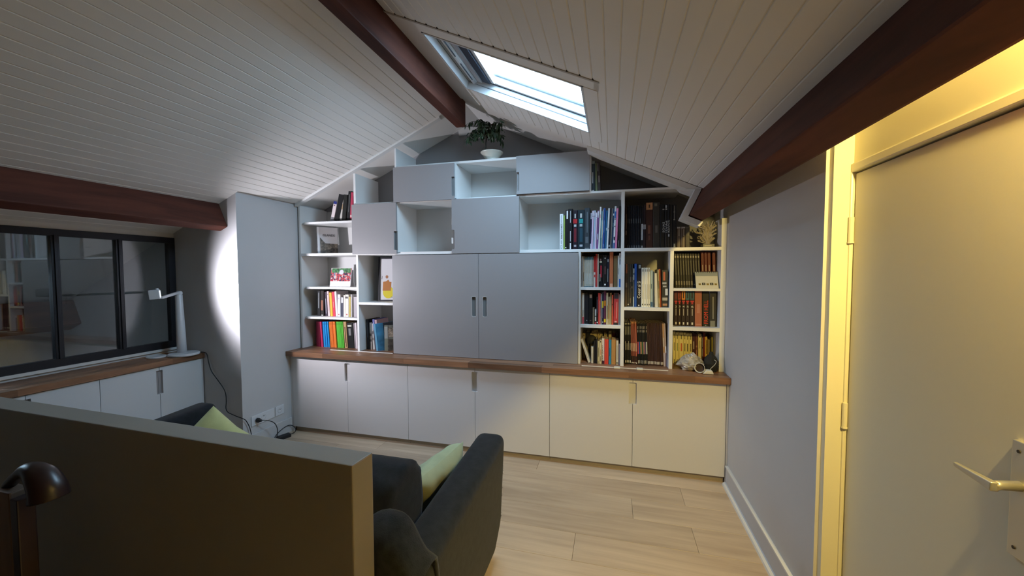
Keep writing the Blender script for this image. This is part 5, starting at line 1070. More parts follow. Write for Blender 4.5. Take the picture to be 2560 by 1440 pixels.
 ["G",-0.6472,0.0122,0.3331,0,[0.012,0.012,0.018],"navy black volume of the row of eight, fourth from the double doors",[[0.35,0.6,0.3,0.41,[0.17,0.18,0.2]],[0.35,0.6,0.92,0.985,[0.22,0.23,0.26]]],None,"navy black volumes beside the beam"],
 ["G",-0.6344,0.0122,0.3326,0,[0.012,0.012,0.018],"navy black volume of the row of eight, fifth from the double doors",[[0.35,0.6,0.3,0.41,[0.17,0.18,0.2]],[0.35,0.6,0.92,0.985,[0.22,0.23,0.26]]],None,"navy black volumes beside the beam"],
 ["G",-0.6215,0.0122,0.332,0,[0.012,0.012,0.018],"navy black volume of the row of eight, sixth from the double doors",[[0.35,0.6,0.3,0.41,[0.17,0.18,0.2]],[0.35,0.6,0.92,0.985,[0.22,0.23,0.26]]],None,"navy black volumes beside the beam"],
 ["G",-0.6087,0.0122,0.3314,0,[0.012,0.012,0.018],"navy black volume of the row of eight, seventh from the double doors",[[0.35,0.6,0.3,0.41,[0.17,0.18,0.2]],[0.35,0.6,0.92,0.985,[0.22,0.23,0.26]]],None,"navy black volumes beside the beam"],
 ["G",-0.596,0.0121,0.3309,0,[0.012,0.012,0.018],"navy black volume of the row of eight, eighth from the double doors",[[0.35,0.6,0.3,0.41,[0.17,0.18,0.2]],[0.35,0.6,0.92,0.985,[0.22,0.23,0.26]]],None,"navy black volumes beside the beam"],
 ["G",-0.5826,0.0146,0.3276,0,[0.018,0.016,0.02],"black book with a tall white strip in the dark cubby beside the beam",[[0.1,0.9,0.42,0.8,[0.52,0.52,0.56]],[0.3,0.8,0.93,0.98,[0.5,0.5,0.5]]],None,None],
 ["G",-0.5671,0.0198,0.3365,0,[0.03,0.018,0.022],"maroon black book with two white blocks in the dark cubby beside the beam",[[0.1,0.4,0.45,0.56,[0.45,0.44,0.46]],[0.6,0.95,0.45,0.56,[0.45,0.44,0.46]]],None,None],
 ["G",-0.5455,0.0498,0.3525,-0.012,[0.055,0.022,0.018],"thick dark brown book with an orange top in the dark cubby beside the beam",[[0.04,0.96,0.01,0.16,[0.5,0.24,0.11]],[0.4,0.6,0.05,0.12,[0.06,0.03,0.02]],[0.3,0.65,0.5,0.68,[0.17,0.065,0.045]],[0.35,0.6,0.72,0.82,[0.13,0.05,0.04]]],None,None],
 ["G",-0.4932,0.0484,0.3485,-0.013,[0.035,0.03,0.026],"thick smoky brown book in the dark cubby beside the beam",[[0.2,0.6,0.02,0.08,[0.14,0.13,0.1]],[0.3,0.65,0.5,0.66,[0.1,0.085,0.075]]],None,None],
 ["G",-0.4417,0.0324,0.3306,-0.014,[0.012,0.012,0.013],"black book with blocky white letters in the dark cubby beside the beam",[[0.5,0.95,0.1,0.12,[0.4,0.4,0.42]]],["SOIAS",[0.55,0.57,0.58],0.4,0.64,0.5,0.95],None],
 ["G",-0.4085,0.0196,0.331,-0.014,[0.012,0.013,0.016],"black book with a white bell shape in the dark cubby beside the beam",[[0.2,0.7,0.02,0.08,[0.4,0.42,0.44]],[0.2,0.8,0.1,0.12,[0.5,0.5,0.52]]],["ISVA6",[0.55,0.57,0.58],0.37,0.64,0.2,0.9],None],
 ["G",-0.388,0.0135,0.3318,-0.014,[0.012,0.013,0.016],"narrow black book with white capitals in the dark cubby beside the beam",[[0.2,0.8,0.68,0.74,[0.5,0.5,0.52]]],["RAVIVA",[0.55,0.57,0.58],0.36,0.64,0.15,0.9],None],
 ["G",-0.3733,0.0189,0.331,-0.014,[0.04,0.04,0.042],"narrow slate book beside the black ones in the dark cubby beside the beam",[],None,None],
 ["G",-0.353,0.0268,0.3267,-0.015,[0.016,0.016,0.018],"black book with a pale sword in the dark cubby beside the beam",[[0.36,0.5,0.02,0.36,[0.28,0.27,0.24]],[0.2,0.66,0.16,0.175,[0.28,0.27,0.24]],[0.2,0.66,0.33,0.355,[0.28,0.27,0.24]],[0.3,0.5,0.9,0.98,[0.6,0.6,0.56]]],None,None],
 ["G",-0.3247,0.0288,0.1595,-0.015,[0.075,0.05,0.033],"short brown book with a column motif, first from the double doors",[[0.1,0.95,0.01,0.08,[0.35,0.3,0.26]],[0.45,0.75,0.12,0.45,[0.24,0.19,0.14]],[0.5,0.7,0.5,0.98,[0.22,0.17,0.13]]],None,"short brown books with column motif"],
 ["G",-0.295,0.0304,0.1585,-0.015,[0.075,0.05,0.033],"short brown book with a column motif, second from the double doors",[[0.1,0.95,0.01,0.08,[0.35,0.3,0.26]],[0.45,0.75,0.12,0.45,[0.24,0.19,0.14]],[0.5,0.7,0.5,0.98,[0.22,0.17,0.13]]],None,"short brown books with column motif"],
 ["G",-0.2637,0.0296,0.1576,-0.016,[0.06,0.05,0.036],"short olive brown book in the dark cubby beside the beam",[[0.1,0.95,0.01,0.08,[0.1,0.09,0.07]],[0.45,0.75,0.12,0.45,[0.1,0.09,0.07]],[0.5,0.7,0.5,0.98,[0.09,0.08,0.06]]],None,None],
 ["H",-0.9693,0.0375,0.2386,0,[0.02,0.035,0.05],"dark teal book with a white stroke in the triangular cubby under the slope",[[0.1,0.9,0.0,0.09,[0.27,0.32,0.34]],[0.4,0.6,0.36,0.72,[0.5,0.55,0.58]],[0.2,0.8,0.94,0.97,[0.5,0.52,0.52]]],None,None],
 ["H",-0.9308,0.0184,0.2244,-0.041,[0.19,0.23,0.12],"olive green book in the triangular cubby under the slope",[],None,None],
 ["H",-0.9116,0.0239,0.2279,-0.038,[0.05,0.035,0.035],"dark brown book with pale lettering in the triangular cubby under the slope",[[0.15,0.4,0.03,0.3,[0.3,0.28,0.26]],[0.35,0.7,0.45,0.68,[0.36,0.29,0.27]]],None,None],
 ["L1",-3.3971,0.0396,0.1935,0.238,[0.62,0.54,0.54],"white book with a navy cap on the high shelf under the sloped ceiling",[[0.02,0.98,0,0.13,[0.02,0.03,0.16]],[0.3,0.6,0.17,0.22,[0.12,0.03,0.05]],[0.02,0.98,0.77,1,[0.2,0.19,0.2]]],None,None],
 ["L1",-3.3544,0.0559,0.2549,0.255,[0.012,0.012,0.013],"black book leaning beside the white one on the high shelf under the sloped ceiling",[],None,None],
 ["L1",-3.2948,0.0293,0.2535,0.14,[0.48,0.46,0.42],"slim cream book leaning on the high shelf under the sloped ceiling",[[0.1,0.9,0.35,0.55,[0.35,0.25,0.15]],[0.05,0.95,0.92,1,[0.05,0.05,0.05]]],None,None],
 ["L1",-3.263,0.0437,0.2483,0.109,[0.018,0.018,0.016],"dark book leaning beside the cream one on the high shelf under the sloped ceiling",[],None,None],
 ["L1",-3.2169,0.0374,0.2793,0.105,[0.016,0.017,0.018],"tall black book with a grey line on the high shelf under the sloped ceiling",[[0.4,0.55,0.1,0.7,[0.14,0.14,0.14]]],None,None],
 ["L1",-3.1771,0.0264,0.267,0.072,[0.45,0.05,0.1],"crimson pink book on the high shelf under the sloped ceiling",[[0.1,0.9,0.78,0.86,[0.6,0.4,0.4]],[0.1,0.9,0.9,1,[0.1,0.02,0.02]]],None,None],
 ["L4",-3.5754,0.035,0.2462,0.028,[0.012,0.012,0.013],"black book at the dark end on the short shelf below the photo calendar",[[0.35,0.6,0.08,0.7,[0.22,0.24,0.25]]],None,None],
 ["L4",-3.5379,0.0384,0.2466,0.027,[0.02,0.014,0.012],"black book with coppery lettering on the short shelf below the photo calendar",[[0.2,0.75,0.38,0.78,[0.25,0.1,0.06]],[0.3,0.8,0.95,0.98,[0.7,0.68,0.65]]],None,None],
 ["L4",-3.4894,0.0305,0.2341,-0.038,[0.045,0.03,0.045],"dusky purple book on the short shelf below the photo calendar",[[0.3,0.55,0.28,0.9,[0.25,0.25,0.28]]],None,None],
 ["L4",-3.4573,0.0223,0.2409,-0.041,[0.64,0.5,0.5],"pale pink paperback on the short shelf below the photo calendar",[[0.35,0.65,0.1,0.15,[0.1,0.05,0.05]],[0.35,0.6,0.25,0.8,[0.45,0.3,0.3]]],None,None],
 ["L4",-3.4285,0.0277,0.2284,-0.047,[0.66,0.38,0.04],"golden yellow paperback on the short shelf below the photo calendar",[],None,None],
 ["L4",-3.3993,0.0286,0.2352,-0.045,[0.56,0.04,0.07],"cherry red paperback on the short shelf below the photo calendar",[[0.4,0.55,0.4,0.65,[0.65,0.3,0.3]]],None,None],
 ["L4",-3.3681,0.023,0.2397,-0.044,[0.66,0.6,0.62],"slim white paperback beside the red one on the short shelf below the photo calendar",[],None,None],
 ["L4",-3.3426,0.0319,0.2124,0.025,[0.66,0.63,0.66],"white paperback with a red dot on the short shelf below the photo calendar",[[0.3,0.7,0.88,0.93,[0.4,0.1,0.12]],[0.35,0.6,0.15,0.22,[0.35,0.3,0.45]]],None,None],
 ["L4",-3.3088,0.0263,0.1873,0.024,[0.05,0.05,0.08],"dark slate paperback with a white label on the short shelf below the photo calendar",[[0.1,0.9,0.02,0.3,[0.55,0.55,0.55]]],None,None],
 ["L4",-3.2805,0.0188,0.2046,0.024,[0.66,0.62,0.55],"cream paperback with no label on the short shelf below the photo calendar",[],None,None],
 ["L4",-3.2602,0.0399,0.2114,0.024,[0.66,0.62,0.54],"wide cream paperback with a black emblem on the short shelf below the photo calendar",[[0.1,0.8,0.09,0.18,[0.06,0.05,0.05]],[0.3,0.7,0.87,0.93,[0.4,0.12,0.12]]],None,None],
 ["L4",-3.2189,0.0152,0.1906,0.023,[0.58,0.46,0.12],"thin mustard paperback on the short shelf below the photo calendar",[],None,None],
 ["L4",-3.1948,0.0108,0.2142,0.023,[0.68,0.66,0.66],"very thin white booklet on the short shelf below the photo calendar",[],None,None],
 ["L5",-3.6172,0.012,0.2453,0,[0.16,0.012,0.035],"dark raspberry volume of the rainbow set, first from the pillar",[],None,"dark raspberry volumes"],
 ["L5",-3.6041,0.012,0.2457,0,[0.16,0.012,0.035],"dark raspberry volume of the rainbow set, second from the pillar",[],None,"dark raspberry volumes"],
 ["L5",-3.5911,0.012,0.2461,0,[0.16,0.012,0.035],"dark raspberry volume of the rainbow set, third from the pillar",[],None,"dark raspberry volumes"],
 ["L5",-3.5781,0.0119,0.2465,0,[0.16,0.012,0.035],"dark raspberry volume of the rainbow set, fourth from the pillar",[],None,"dark raspberry volumes"],
 ["L5",-3.5652,0.0119,0.2469,0,[0.16,0.012,0.035],"dark raspberry volume of the rainbow set, fifth from the pillar",[],None,"dark raspberry volumes"],
 ["L5",-3.5517,0.0196,0.2474,-0.056,[0.46,0.035,0.1],"bright raspberry volume in the cubby of rainbow volumes by the pillar",[],None,None],
 ["L5",-3.529,0.0113,0.2471,-0.052,[0.018,0.243,0.558],"blue volume of the rainbow set, first from the pillar",[[0.2,0.8,0.05,0.12,[0.014,0.189,0.434]]],None,"blue rainbow volumes"],
 ["L5",-3.5167,0.0113,0.2474,-0.052,[0.02,0.27,0.62],"blue volume of the rainbow set, second from the pillar",[[0.2,0.8,0.05,0.12,[0.014,0.189,0.434]]],None,"blue rainbow volumes"],
 ["L5",-3.5043,0.0113,0.2478,-0.052,[0.018,0.243,0.558],"blue volume of the rainbow set, third from the pillar",[[0.2,0.8,0.05,0.12,[0.014,0.189,0.434]]],None,"blue rainbow volumes"],
 ["L5",-3.492,0.0113,0.2482,-0.052,[0.02,0.27,0.62],"blue volume of the rainbow set, fourth from the pillar",[[0.2,0.8,0.05,0.12,[0.014,0.189,0.434]]],None,"blue rainbow volumes"],
 ["L5",-3.4797,0.0113,0.2486,-0.052,[0.018,0.243,0.558],"blue volume of the rainbow set, fifth from the pillar",[[0.2,0.8,0.05,0.12,[0.014,0.189,0.434]]],None,"blue rainbow volumes"],
 ["L5",-3.4674,0.0113,0.2489,-0.052,[0.02,0.27,0.62],"blue volume of the rainbow set, sixth from the pillar",[[0.2,0.8,0.05,0.12,[0.014,0.189,0.434]]],None,"blue rainbow volumes"],
 ["L5",-3.4521,0.0117,0.2494,-0.052,[0.675,0.171,0.032],"orange volume of the rainbow set, first from the pillar",[[0.2,0.8,0.05,0.12,[0.525,0.133,0.025]]],None,"orange rainbow volumes"],
 ["L5",-3.4393,0.0117,0.2498,-0.052,[0.75,0.19,0.035],"orange volume of the rainbow set, second from the pillar",[[0.2,0.8,0.05,0.12,[0.525,0.133,0.025]]],None,"orange rainbow volumes"],
 ["L5",-3.4266,0.0117,0.2502,-0.051,[0.675,0.171,0.032],"orange volume of the rainbow set, third from the pillar",[[0.2,0.8,0.05,0.12,[0.525,0.133,0.025]]],None,"orange rainbow volumes"],
 ["L5",-3.4139,0.0117,0.2506,-0.051,[0.75,0.19,0.035],"orange volume of the rainbow set, fourth from the pillar",[[0.2,0.8,0.05,0.12,[0.525,0.133,0.025]]],None,"orange rainbow volumes"],
 ["L5",-3.4012,0.0117,0.251,-0.051,[0.675,0.171,0.032],"orange volume of the rainbow set, fifth from the pillar",[[0.2,0.8,0.05,0.12,[0.525,0.133,0.025]]],None,"orange rainbow volumes"],
 ["L5",-3.3886,0.0116,0.2514,-0.051,[0.75,0.19,0.035],"orange volume of the rainbow set, sixth from the pillar",[[0.2,0.8,0.05,0.12,[0.525,0.133,0.025]]],None,"orange rainbow volumes"],
 ["L5",-3.3729,0.0126,0.2519,-0.051,[0.09,0.414,0.045],"green volume of the rainbow set, first from the pillar",[[0.2,0.8,0.05,0.12,[0.07,0.322,0.035]]],None,"green rainbow volumes"],
 ["L5",-3.3593,0.0126,0.2523,-0.051,[0.1,0.46,0.05],"green volume of the rainbow set, second from the pillar",[[0.2,0.8,0.05,0.12,[0.07,0.322,0.035]]],None,"green rainbow volumes"],
 ["L5",-3.3457,0.0126,0.2527,-0.051,[0.09,0.414,0.045],"green volume of the rainbow set, third from the pillar",[[0.2,0.8,0.05,0.12,[0.07,0.322,0.035]]],None,"green rainbow volumes"],
 ["L5",-3.3321,0.0126,0.2531,-0.051,[0.1,0.46,0.05],"green volume of the rainbow set, fourth from the pillar",[[0.2,0.8,0.05,0.12,[0.07,0.322,0.035]]],None,"green rainbow volumes"],
 ["L5",-3.3186,0.0125,0.2536,-0.051,[0.09,0.414,0.045],"green volume of the rainbow set, fifth from the pillar",[[0.2,0.8,0.05,0.12,[0.07,0.322,0.035]]],None,"green rainbow volumes"],
 ["L5",-3.3051,0.0125,0.254,-0.051,[0.1,0.46,0.05],"green volume of the rainbow set, sixth from the pillar",[[0.2,0.8,0.05,0.12,[0.07,0.322,0.035]]],None,"green rainbow volumes"],
 ["L5",-3.2886,0.0329,0.2548,-0.058,[0.42,0.27,0.13],"tan book with a dark streak in the cubby of rainbow volumes by the pillar",[[0.35,0.65,0.2,0.8,[0.08,0.035,0.02]],[0.5,0.7,0.6,0.95,[0.1,0.04,0.03]]],None,None],
 ["L5",-3.2538,0.0693,0.2445,-0.057,[0.008,0.008,0.008],"thick black book with a pale patch in the cubby of rainbow volumes by the pillar",[[0.15,0.75,0.09,0.16,[0.5,0.5,0.42]],[0.25,0.6,0.22,0.5,[0.2,0.2,0.2]]],None,None],
 ["L5",-3.1825,0.0172,0.2416,-0.051,[0.26,0.23,0.25],"thin grey book in the cubby of rainbow volumes by the pillar",[],None,None],
 ["L5",-3.1639,0.0177,0.2486,-0.045,[0.66,0.6,0.62],"white book against the divider in the cubby of rainbow volumes by the pillar",[],None,None],
 ["L6",-3.037,0.0271,0.2849,-0.049,[0.02,0.02,0.025],"black album with faint grey stripes under the framed poster",[[0.3,0.6,0.1,0.6,[0.09,0.09,0.1]]],None,None],
 ["L6",-3.0085,0.0223,0.2556,-0.022,[0.4,0.38,0.36],"black and white patterned album under the framed poster",[[0.1,0.9,0.4,0.5,[0.1,0.1,0.1]],[0.1,0.9,0.62,0.7,[0.1,0.1,0.1]]],None,None],
 ["L6",-2.9851,0.0255,0.247,-0.045,[0.42,0.42,0.4],"grey mottled album under the framed poster",[[0.1,0.9,0.3,0.4,[0.15,0.15,0.15]],[0.1,0.9,0.55,0.65,[0.2,0.18,0.16]]],None,None],
 ["L6",-2.9585,0.0247,0.2875,-0.08,[0.11,0.12,0.32],"indigo album with a dark foot under the framed poster",[[0.03,0.97,0.35,1,[0.05,0.05,0.07]],[0.3,0.6,0.1,0.3,[0.3,0.33,0.5]]],None,None],
 ["L6",-2.9325,0.0246,0.2835,-0.075,[0.4,0.26,0.28],"rosy patterned album under the framed poster",[[0.1,0.9,0.28,0.33,[0.08,0.04,0.08]],[0.1,0.9,0.4,0.65,[0.15,0.06,0.1]],[0.1,0.9,0.8,0.9,[0.1,0.05,0.1]]],None,None],
]
CUBBY = {"A": [1.376, 0.17], "B": [1.081, 0.16], "C": [0.765, 0.17], "Cb": [0.765, 0.33], "D": [1.225, 0.17], "E": [0.765, 0.2], "F2": [1.373, 0.24], "G2": [1.084, 0.2], "H2": [0.765, 0.3], "F": [1.675, 0.17], "G": [1.675, 0.2], "H": [2.122, 0.17], "L1": [1.972, 0.18], "L4": [1.072, 0.2], "L5": [0.765, 0.22], "L6": [0.765, 0.22]}

def make_book(row):
    cub, x0, th, h, lean, col, label, bands, txt, grp = row
    z, y = CUBBY[cub]
    rnd = random.Random(int(x0 * 10000) + len(label))
    y = y + rnd.uniform(-0.006, 0.008)
    depth = min(YB - 0.02 - y, max(0.13, h * rnd.uniform(0.66, 0.74)))
    cv = min(0.0025, th * 0.2)
    # local frame: x 0..th, y 0..depth, z 0..h ; leans about its lower corner
    px = th if lean > 0 else 0.0
    Mx = Matrix.Translation((x0 + px, y, z + 0.0004)) @ Matrix.Rotation(lean, 4, 'Y') @ Matrix.Translation((-px, 0, 0))
    b = MB(); r = min(0.003, th * 0.18)
    b.poly([(0, r, 0), (r, 0, 0), (th - r, 0, 0), (th, r, 0), (th, cv + r, 0), (0, cv + r, 0), (0, r, h), (r, 0, h), (th - r, 0, h), (th, r, h), (th, cv + r, h), (0, cv + r, h)],
           [(5, 4, 3, 2, 1, 0), (6, 7, 8, 9, 10, 11), (0, 1, 7, 6), (1, 2, 8, 7), (2, 3, 9, 8), (3, 4, 10, 9), (4, 5, 11, 10), (5, 0, 6, 11)])
    b.box(0, cv, cv + r, depth, 0, h).box(th - cv, th, cv + r, depth, 0, h)
    o_ = Vector((x0 + th / 2, y + depth / 2, z))
    b.xform(Mx)
    bo = b.build('book', colmat(col, 0.45), org=o_, fixn=False)
    tag(bo, label, 'book', grp or 'books on the bookcase')
    pg = MB().box(cv, th - cv, cv + r, depth - 0.004, 0.003, h - 0.003).xform(Mx)
    pg.build('pages', M_PAGES, bo, fixn=False)
    if bands:
        mats = []; s = MB()
        for k_, (u0_, u1_, v0, v1, c) in enumerate(bands):
            m = colmat(c, 0.45)
            if m not in mats: mats.append(m)
            pr = 0.00035 + 0.00012 * k_
            n0 = len(s.v)
            s.box(max(u0_ * th, r * 0.6), min(u1_ * th, th - r * 0.6), -pr, 0.0005, (1 - v1) * h, (1 - v0) * h, mats.index(m))
        s.xform(Mx)
        so_ = s.build('spine_print', mats, bo, fixn=False)
        if len(bands) > 1: so_['kind'] = 'stuff'
    if txt:
        body, c, v0, v1, u0_, u1_ = txt[:6]
        upright = len(txt) > 6
        ctr_ = Vector(((u0_ + u1_) / 2 * th, -0.0012, (1 - (v0 + v1) / 2) * h))
        if upright: ax_ = Matrix(((1, 0, 0), (0, 0, -1), (0, 1, 0))).to_4x4(); w_, h_ = (u1_ - u0_) * th, (v1 - v0) * h
        else: ax_ = Matrix(((0, -1, 0), (0, 0, -1), (1, 0, 0))).to_4x4(); w_, h_ = (v1 - v0) * h, (u1_ - u0_) * th
        # letters of the spine: x of the text runs up the spine
        T = Mx @ Matrix.Translation(ctr_) @ ax_
        text('spine_lettering', body, 0.02, colmat(c, 0.5), T, bo, width=w_, height=h_)
    return bo
for row in BOOKS: make_book(row)

# face-out books, cards and pictures --------------------------------------------------
def slab(name, w, h, d, Mx, mt, label, cat, group=None, bevel=0.0015):
    """standing slab, front face at local y=0, base at z=0, centred in x"""
    b = MB().box(-w / 2, w / 2, 0, d, 0, h).xform(Mx)
    o_ = Mx @ Vector((0, d / 2, 0))
    return tag(b.build(name, mt, org=o_, bevel=bevel, seg=1), label, cat, group)
def on(mx, x0, x1, z0, z1, name, mt, parent, pr=0.0008):
    return MB().box(x0, x1, -pr, 0.0004, z0, z1).xform(mx).build(name, mt, parent)
def facetext(mx, body, x, z, w, h, mt, parent):
    T = mx @ Matrix.Translation((x, -0.0018, z)) @ Matrix(((1, 0, 0), (0, 0, -1), (0, 1, 0))).to_4x4()
    return text('lettering', body, 0.03, mt, T, parent, width=w, height=h)
# travel book with mountain cover
mx = Matrix.Translation((-3.505, 0.285, 1.677)) @ Matrix.Rotation(math.radians(54), 4, 'Z') @ Matrix.Rotation(math.radians(-4), 4, 'X')
bo = slab('book', 0.185, 0.262, 0.030, mx, mat('grey_cover', (0.34, 0.33, 0.33), 0.4), 'grey travel guide with a mountain photo, standing face out', 'book')
on(mx, -0.0925, -0.078, 0.0, 0.262, 'spine_edge', mat('pale_grey_cover', (0.50, 0.50, 0.51), 0.4), bo)
pm = MB()
pm.poly([mx @ Vector(p) for p in ((-0.07, -0.001, 0.11), (-0.07, -0.001, 0.16), (-0.025, -0.001, 0.105), (0.09, -0.001, 0.10), (0.09, -0.001, 0.006), (-0.07, -0.001, 0.006))], [(0, 1, 2, 3, 4, 5)])
pm.build('cover_photo', mat('cover_rocks', (0.085, 0.070, 0.052), 0.5, var=0.9, vscale=45), bo)
facetext(mx, 'ISLANDE', 0.012, 0.183, 0.110, 0.022, colmat((0.03, 0.03, 0.03)), bo)
T = mx @ Matrix.Translation((-0.0935, 0.016, 0.115)) @ Matrix(((0, 0, -1), (0, 1, 0), (-1, 0, 0))).to_4x4()
text('lettering', 'ISLANDE', 0.03, colmat((0.03, 0.03, 0.03)), T, bo, width=0.11, height=0.017)
# team photo calendar
mx = Matrix.Translation((-3.325, 0.215, 1.359)) @ Matrix.Rotation(math.radians(-10), 4, 'X')
m_ = bpy.data.materials.new('crowd_photo'); m_.use_nodes = True
nt = m_.node_tree; p = nt.nodes['Principled BSDF']; tc = nt.nodes.new('ShaderNodeTexCoord')
vo = nt.nodes.new('ShaderNodeTexVoronoi'); vo.inputs['Scale'].default_value = 75
nt.links.new(tc.outputs['Object'], vo.inputs['Vector'])
cr = nt.nodes.new('ShaderNodeValToRGB'); cr.color_ramp.interpolation = 'CONSTANT'
els = cr.color_ramp.elements
for pos, c in ((0.0, (0.33, 0.02, 0.05, 1)), (0.25, (0.05, 0.02, 0.06, 1)), (0.38, (0.5, 0.42, 0.42, 1)), (0.52, (0.42, 0.04, 0.05, 1)), (0.66, (0.12, 0.28, 0.38, 1)), (0.74, (0.55, 0.16, 0.12, 1)), (0.86, (0.03, 0.02, 0.05, 1))):
    e = els[0] if pos == 0.0 else els.new(pos)
    e.position = pos; e.color = c
sx = nt.nodes.new('ShaderNodeSeparateColor'); nt.links.new(vo.outputs['Color'], sx.inputs[0])
nt.links.new(sx.outputs[0], cr.inputs['Fac']); nt.links.new(cr.outputs['Color'], p.inputs['Base Color']); p.inputs['Roughness'].default_value = 0.35
bo = slab('photo_calendar', 0.232, 0.182, 0.004, mx, mat('white_card', (0.68, 0.67, 0.68), 0.5), 'team photo calendar standing on the shelf by the pillar', 'calendar')
on(mx, -0.113, 0.113, 0.052, 0.178, 'photo', m_, bo)
on(mx, -0.105, 0.106, 0.135, 0.177, 'photo_green', mat('photo_leaves', (0.05, 0.16, 0.06), 0.4, var=0.9, vscale=60), bo, pr=0.0011)
em = MB().lathe([(0.0, 0), (0.024, 0), (0.024, 0.0008), (0.0, 0.001)], (0, 0, 0), 24, axis='y')
em.xform(mx @ Matrix.Translation((0.005, -0.0022, 0.140))); em.build('emblem', mat('emblem_white', (0.55, 0.55, 0.60), 0.4), bo)
bk_ = MB().box(-0.11, 0.11, 0.06, 0.063, 0.0, 0.16).xform(Matrix.Translation((-3.325, 0.215, 1.359)))
bk_.build('stand', mat('white_card', (0.68, 0.67, 0.68), 0.5), bo)
bxm = Matrix.Translation((-3.115, 0.27, 1.3585))
slab('storage_box', 0.072, 0.215, 0.16, bxm, mat('grey_board', (0.19, 0.175, 0.18), 0.6), 'grey storage box behind the team photo calendar', 'box', bevel=0.002)
# grey cover with a coloured logo at the end of the short shelf
mx = Matrix.Translation((-3.125, 0.205, 1.0725))
bo = slab('book', 0.088, 0.190, 0.20, mx, mat('grey_linen_cover', (0.33, 0.30, 0.32), 0.5), 'grey book with a small coloured leaf logo, turned sideways', 'book')
lg = MB().prism([(0.000, 0.035), (0.030, 0.040), (0.036, 0.062), (0.008, 0.058)], 'y', -0.0012, 0.0).xform(mx); lg.build('logo', colmat((0.02, 0.12, 0.28)), bo)
lg = MB().prism([(0.022, 0.062), (0.036, 0.062), (0.038, 0.074), (0.028, 0.072)], 'y', -0.0013, 0.0).xform(mx); lg.build('logo', colmat((0.36, 0.02, 0.16)), bo)
# dark red carved case lying behind the paperbacks
cs_ = MB().prism([(-3.45, 1.24), (-3.42, 1.275), (-3.36, 1.280), (-3.30, 1.262), (-3.26, 1.270), (-3.18, 1.268), (-3.165, 1.255), (-3.17, 1.235), (-3.25, 1.238), (-3.30, 1.225), (-3.44, 1.215)], 'y', 0.385, 0.425)
tag(cs_.build('carved_wood_piece', mat('dark_red_wood', (0.075, 0.018, 0.016), 0.4, var=0.2, vscale=40), bevel=0.006), 'dark red carved wooden piece resting behind the paperbacks', 'ornament')
tag(MB().box(-3.50, -3.12, 0.375, 0.44, 1.073, 1.214).build('storage_box', mat('brown_box_board', (0.10, 0.07, 0.055), 0.7), bevel=0.003), 'low brown box behind the paperbacks under the carved piece', 'box')
# face-out album pair under the framed poster
mx = Matrix.Translation((-2.905, 0.205, ZC + 0.0005)) @ Matrix.Rotation(math.radians(38), 4, 'Z') @ Matrix.Rotation(math.radians(-4), 4, 'Y')
bo = slab('book', 0.205, 0.262, 0.012, Matrix.Translation((-2.830, 0.240, ZC + 0.0005)) @ Matrix.Rotation(math.radians(40), 4, 'Z') @ Matrix.Rotation(math.radians(-5), 4, 'Y'), mat('sky_cover', (0.03, 0.16, 0.30), 0.4, var=0.5, vscale=12), 'blue comic album turned with its cover outward under the framed poster', 'book')
mxx = Matrix.Translation((-2.830, 0.240, ZC + 0.0005)) @ Matrix.Rotation(math.radians(40), 4, 'Z') @ Matrix.Rotation(math.radians(-5), 4, 'Y')
on(mxx, -0.1025, -0.088, 0, 0.262, 'spine_edge', colmat((0.20, 0.45, 0.62)), bo)
on(mxx, -0.02, 0.1025, 0.0, 0.262, 'cover_art', mat('dark_cover_art', (0.012, 0.018, 0.03), 0.5, var=0.8, vscale=25), bo)
mxx = Matrix.Translation((-2.768, 0.225, ZC + 0.0005)) @ Matrix.Rotation(math.radians(24), 4, 'Z')
bo = slab('book', 0.150, 0.238, 0.030, mxx, mat('green_grey_cover', (0.10, 0.105, 0.09), 0.5, var=0.7, vscale=30), 'grey-green comic album beside the double door', 'book')
on(mxx, -0.075, -0.045, 0.0, 0.238, 'spine_edge', mat('sage_spine', (0.17, 0.19, 0.15), 0.5), bo)
on(mxx, -0.075, -0.045, 0.115, 0.225, 'spine_label', colmat((0.30, 0.33, 0.32)), bo, pr=0.0012)
on(mxx, -0.04, 0.075, 0.13, 0.215, 'cover_art', mat('cover_marks', (0.20, 0.17, 0.13), 0.5, var=0.9, vscale=40), bo)
on(mxx, -0.04, 0.075, 0.0, 0.11, 'cover_art', mat('cover_shade', (0.05, 0.045, 0.035), 0.5, var=0.6, vscale=30), bo)
# framed poster
fmx = Matrix.Translation((-2.822, 0.300, 1.2205)) @ Matrix.Rotation(math.radians(12), 4, 'Z') @ Matrix.Rotation(math.radians(-4), 4, 'X')
fp = root('framed_poster', fmx.translation, 'black framed poster with a yellow circle and orange figure', 'picture')
fb_ = MB(); W_, H_ = 0.262, 0.418
for b_ in ((-W_ / 2, -W_ / 2 + 0.016, 0, H_), (W_ / 2 - 0.016, W_ / 2, 0, H_), (-W_ / 2 + 0.016, W_ / 2 - 0.016, 0, 0.014), (-W_ / 2 + 0.016, W_ / 2 - 0.016, H_ - 0.014, H_)):
    fb_.box(b_[0], b_[1], 0, 0.02, b_[2], b_[3])
fb_.xform(fmx); fb_.build('frame', M_BLACKMETAL, fp)
sh = MB().box(-W_ / 2 + 0.014, W_ / 2 - 0.014, 0.008, 0.014, 0.012, H_ - 0.012).xform(fmx).build('print_sheet', mat('white_print_paper', (0.62, 0.62, 0.64), 0.35), fp)
def pr_poly(pts, c, name='print_shape', k_=0):
    MB().prism(pts, 'y', 0.0072 - 0.0002 * k_, 0.0085).xform(fmx).build(name, colmat(c), sh)
circ = [(-0.035 + 0.052 * math.cos(a), 0.085 + 0.058 * math.sin(a)) for a in [2 * math.pi * i / 28 for i in range(28)]]
pr_poly(circ, (0.62, 0.52, 0.04))
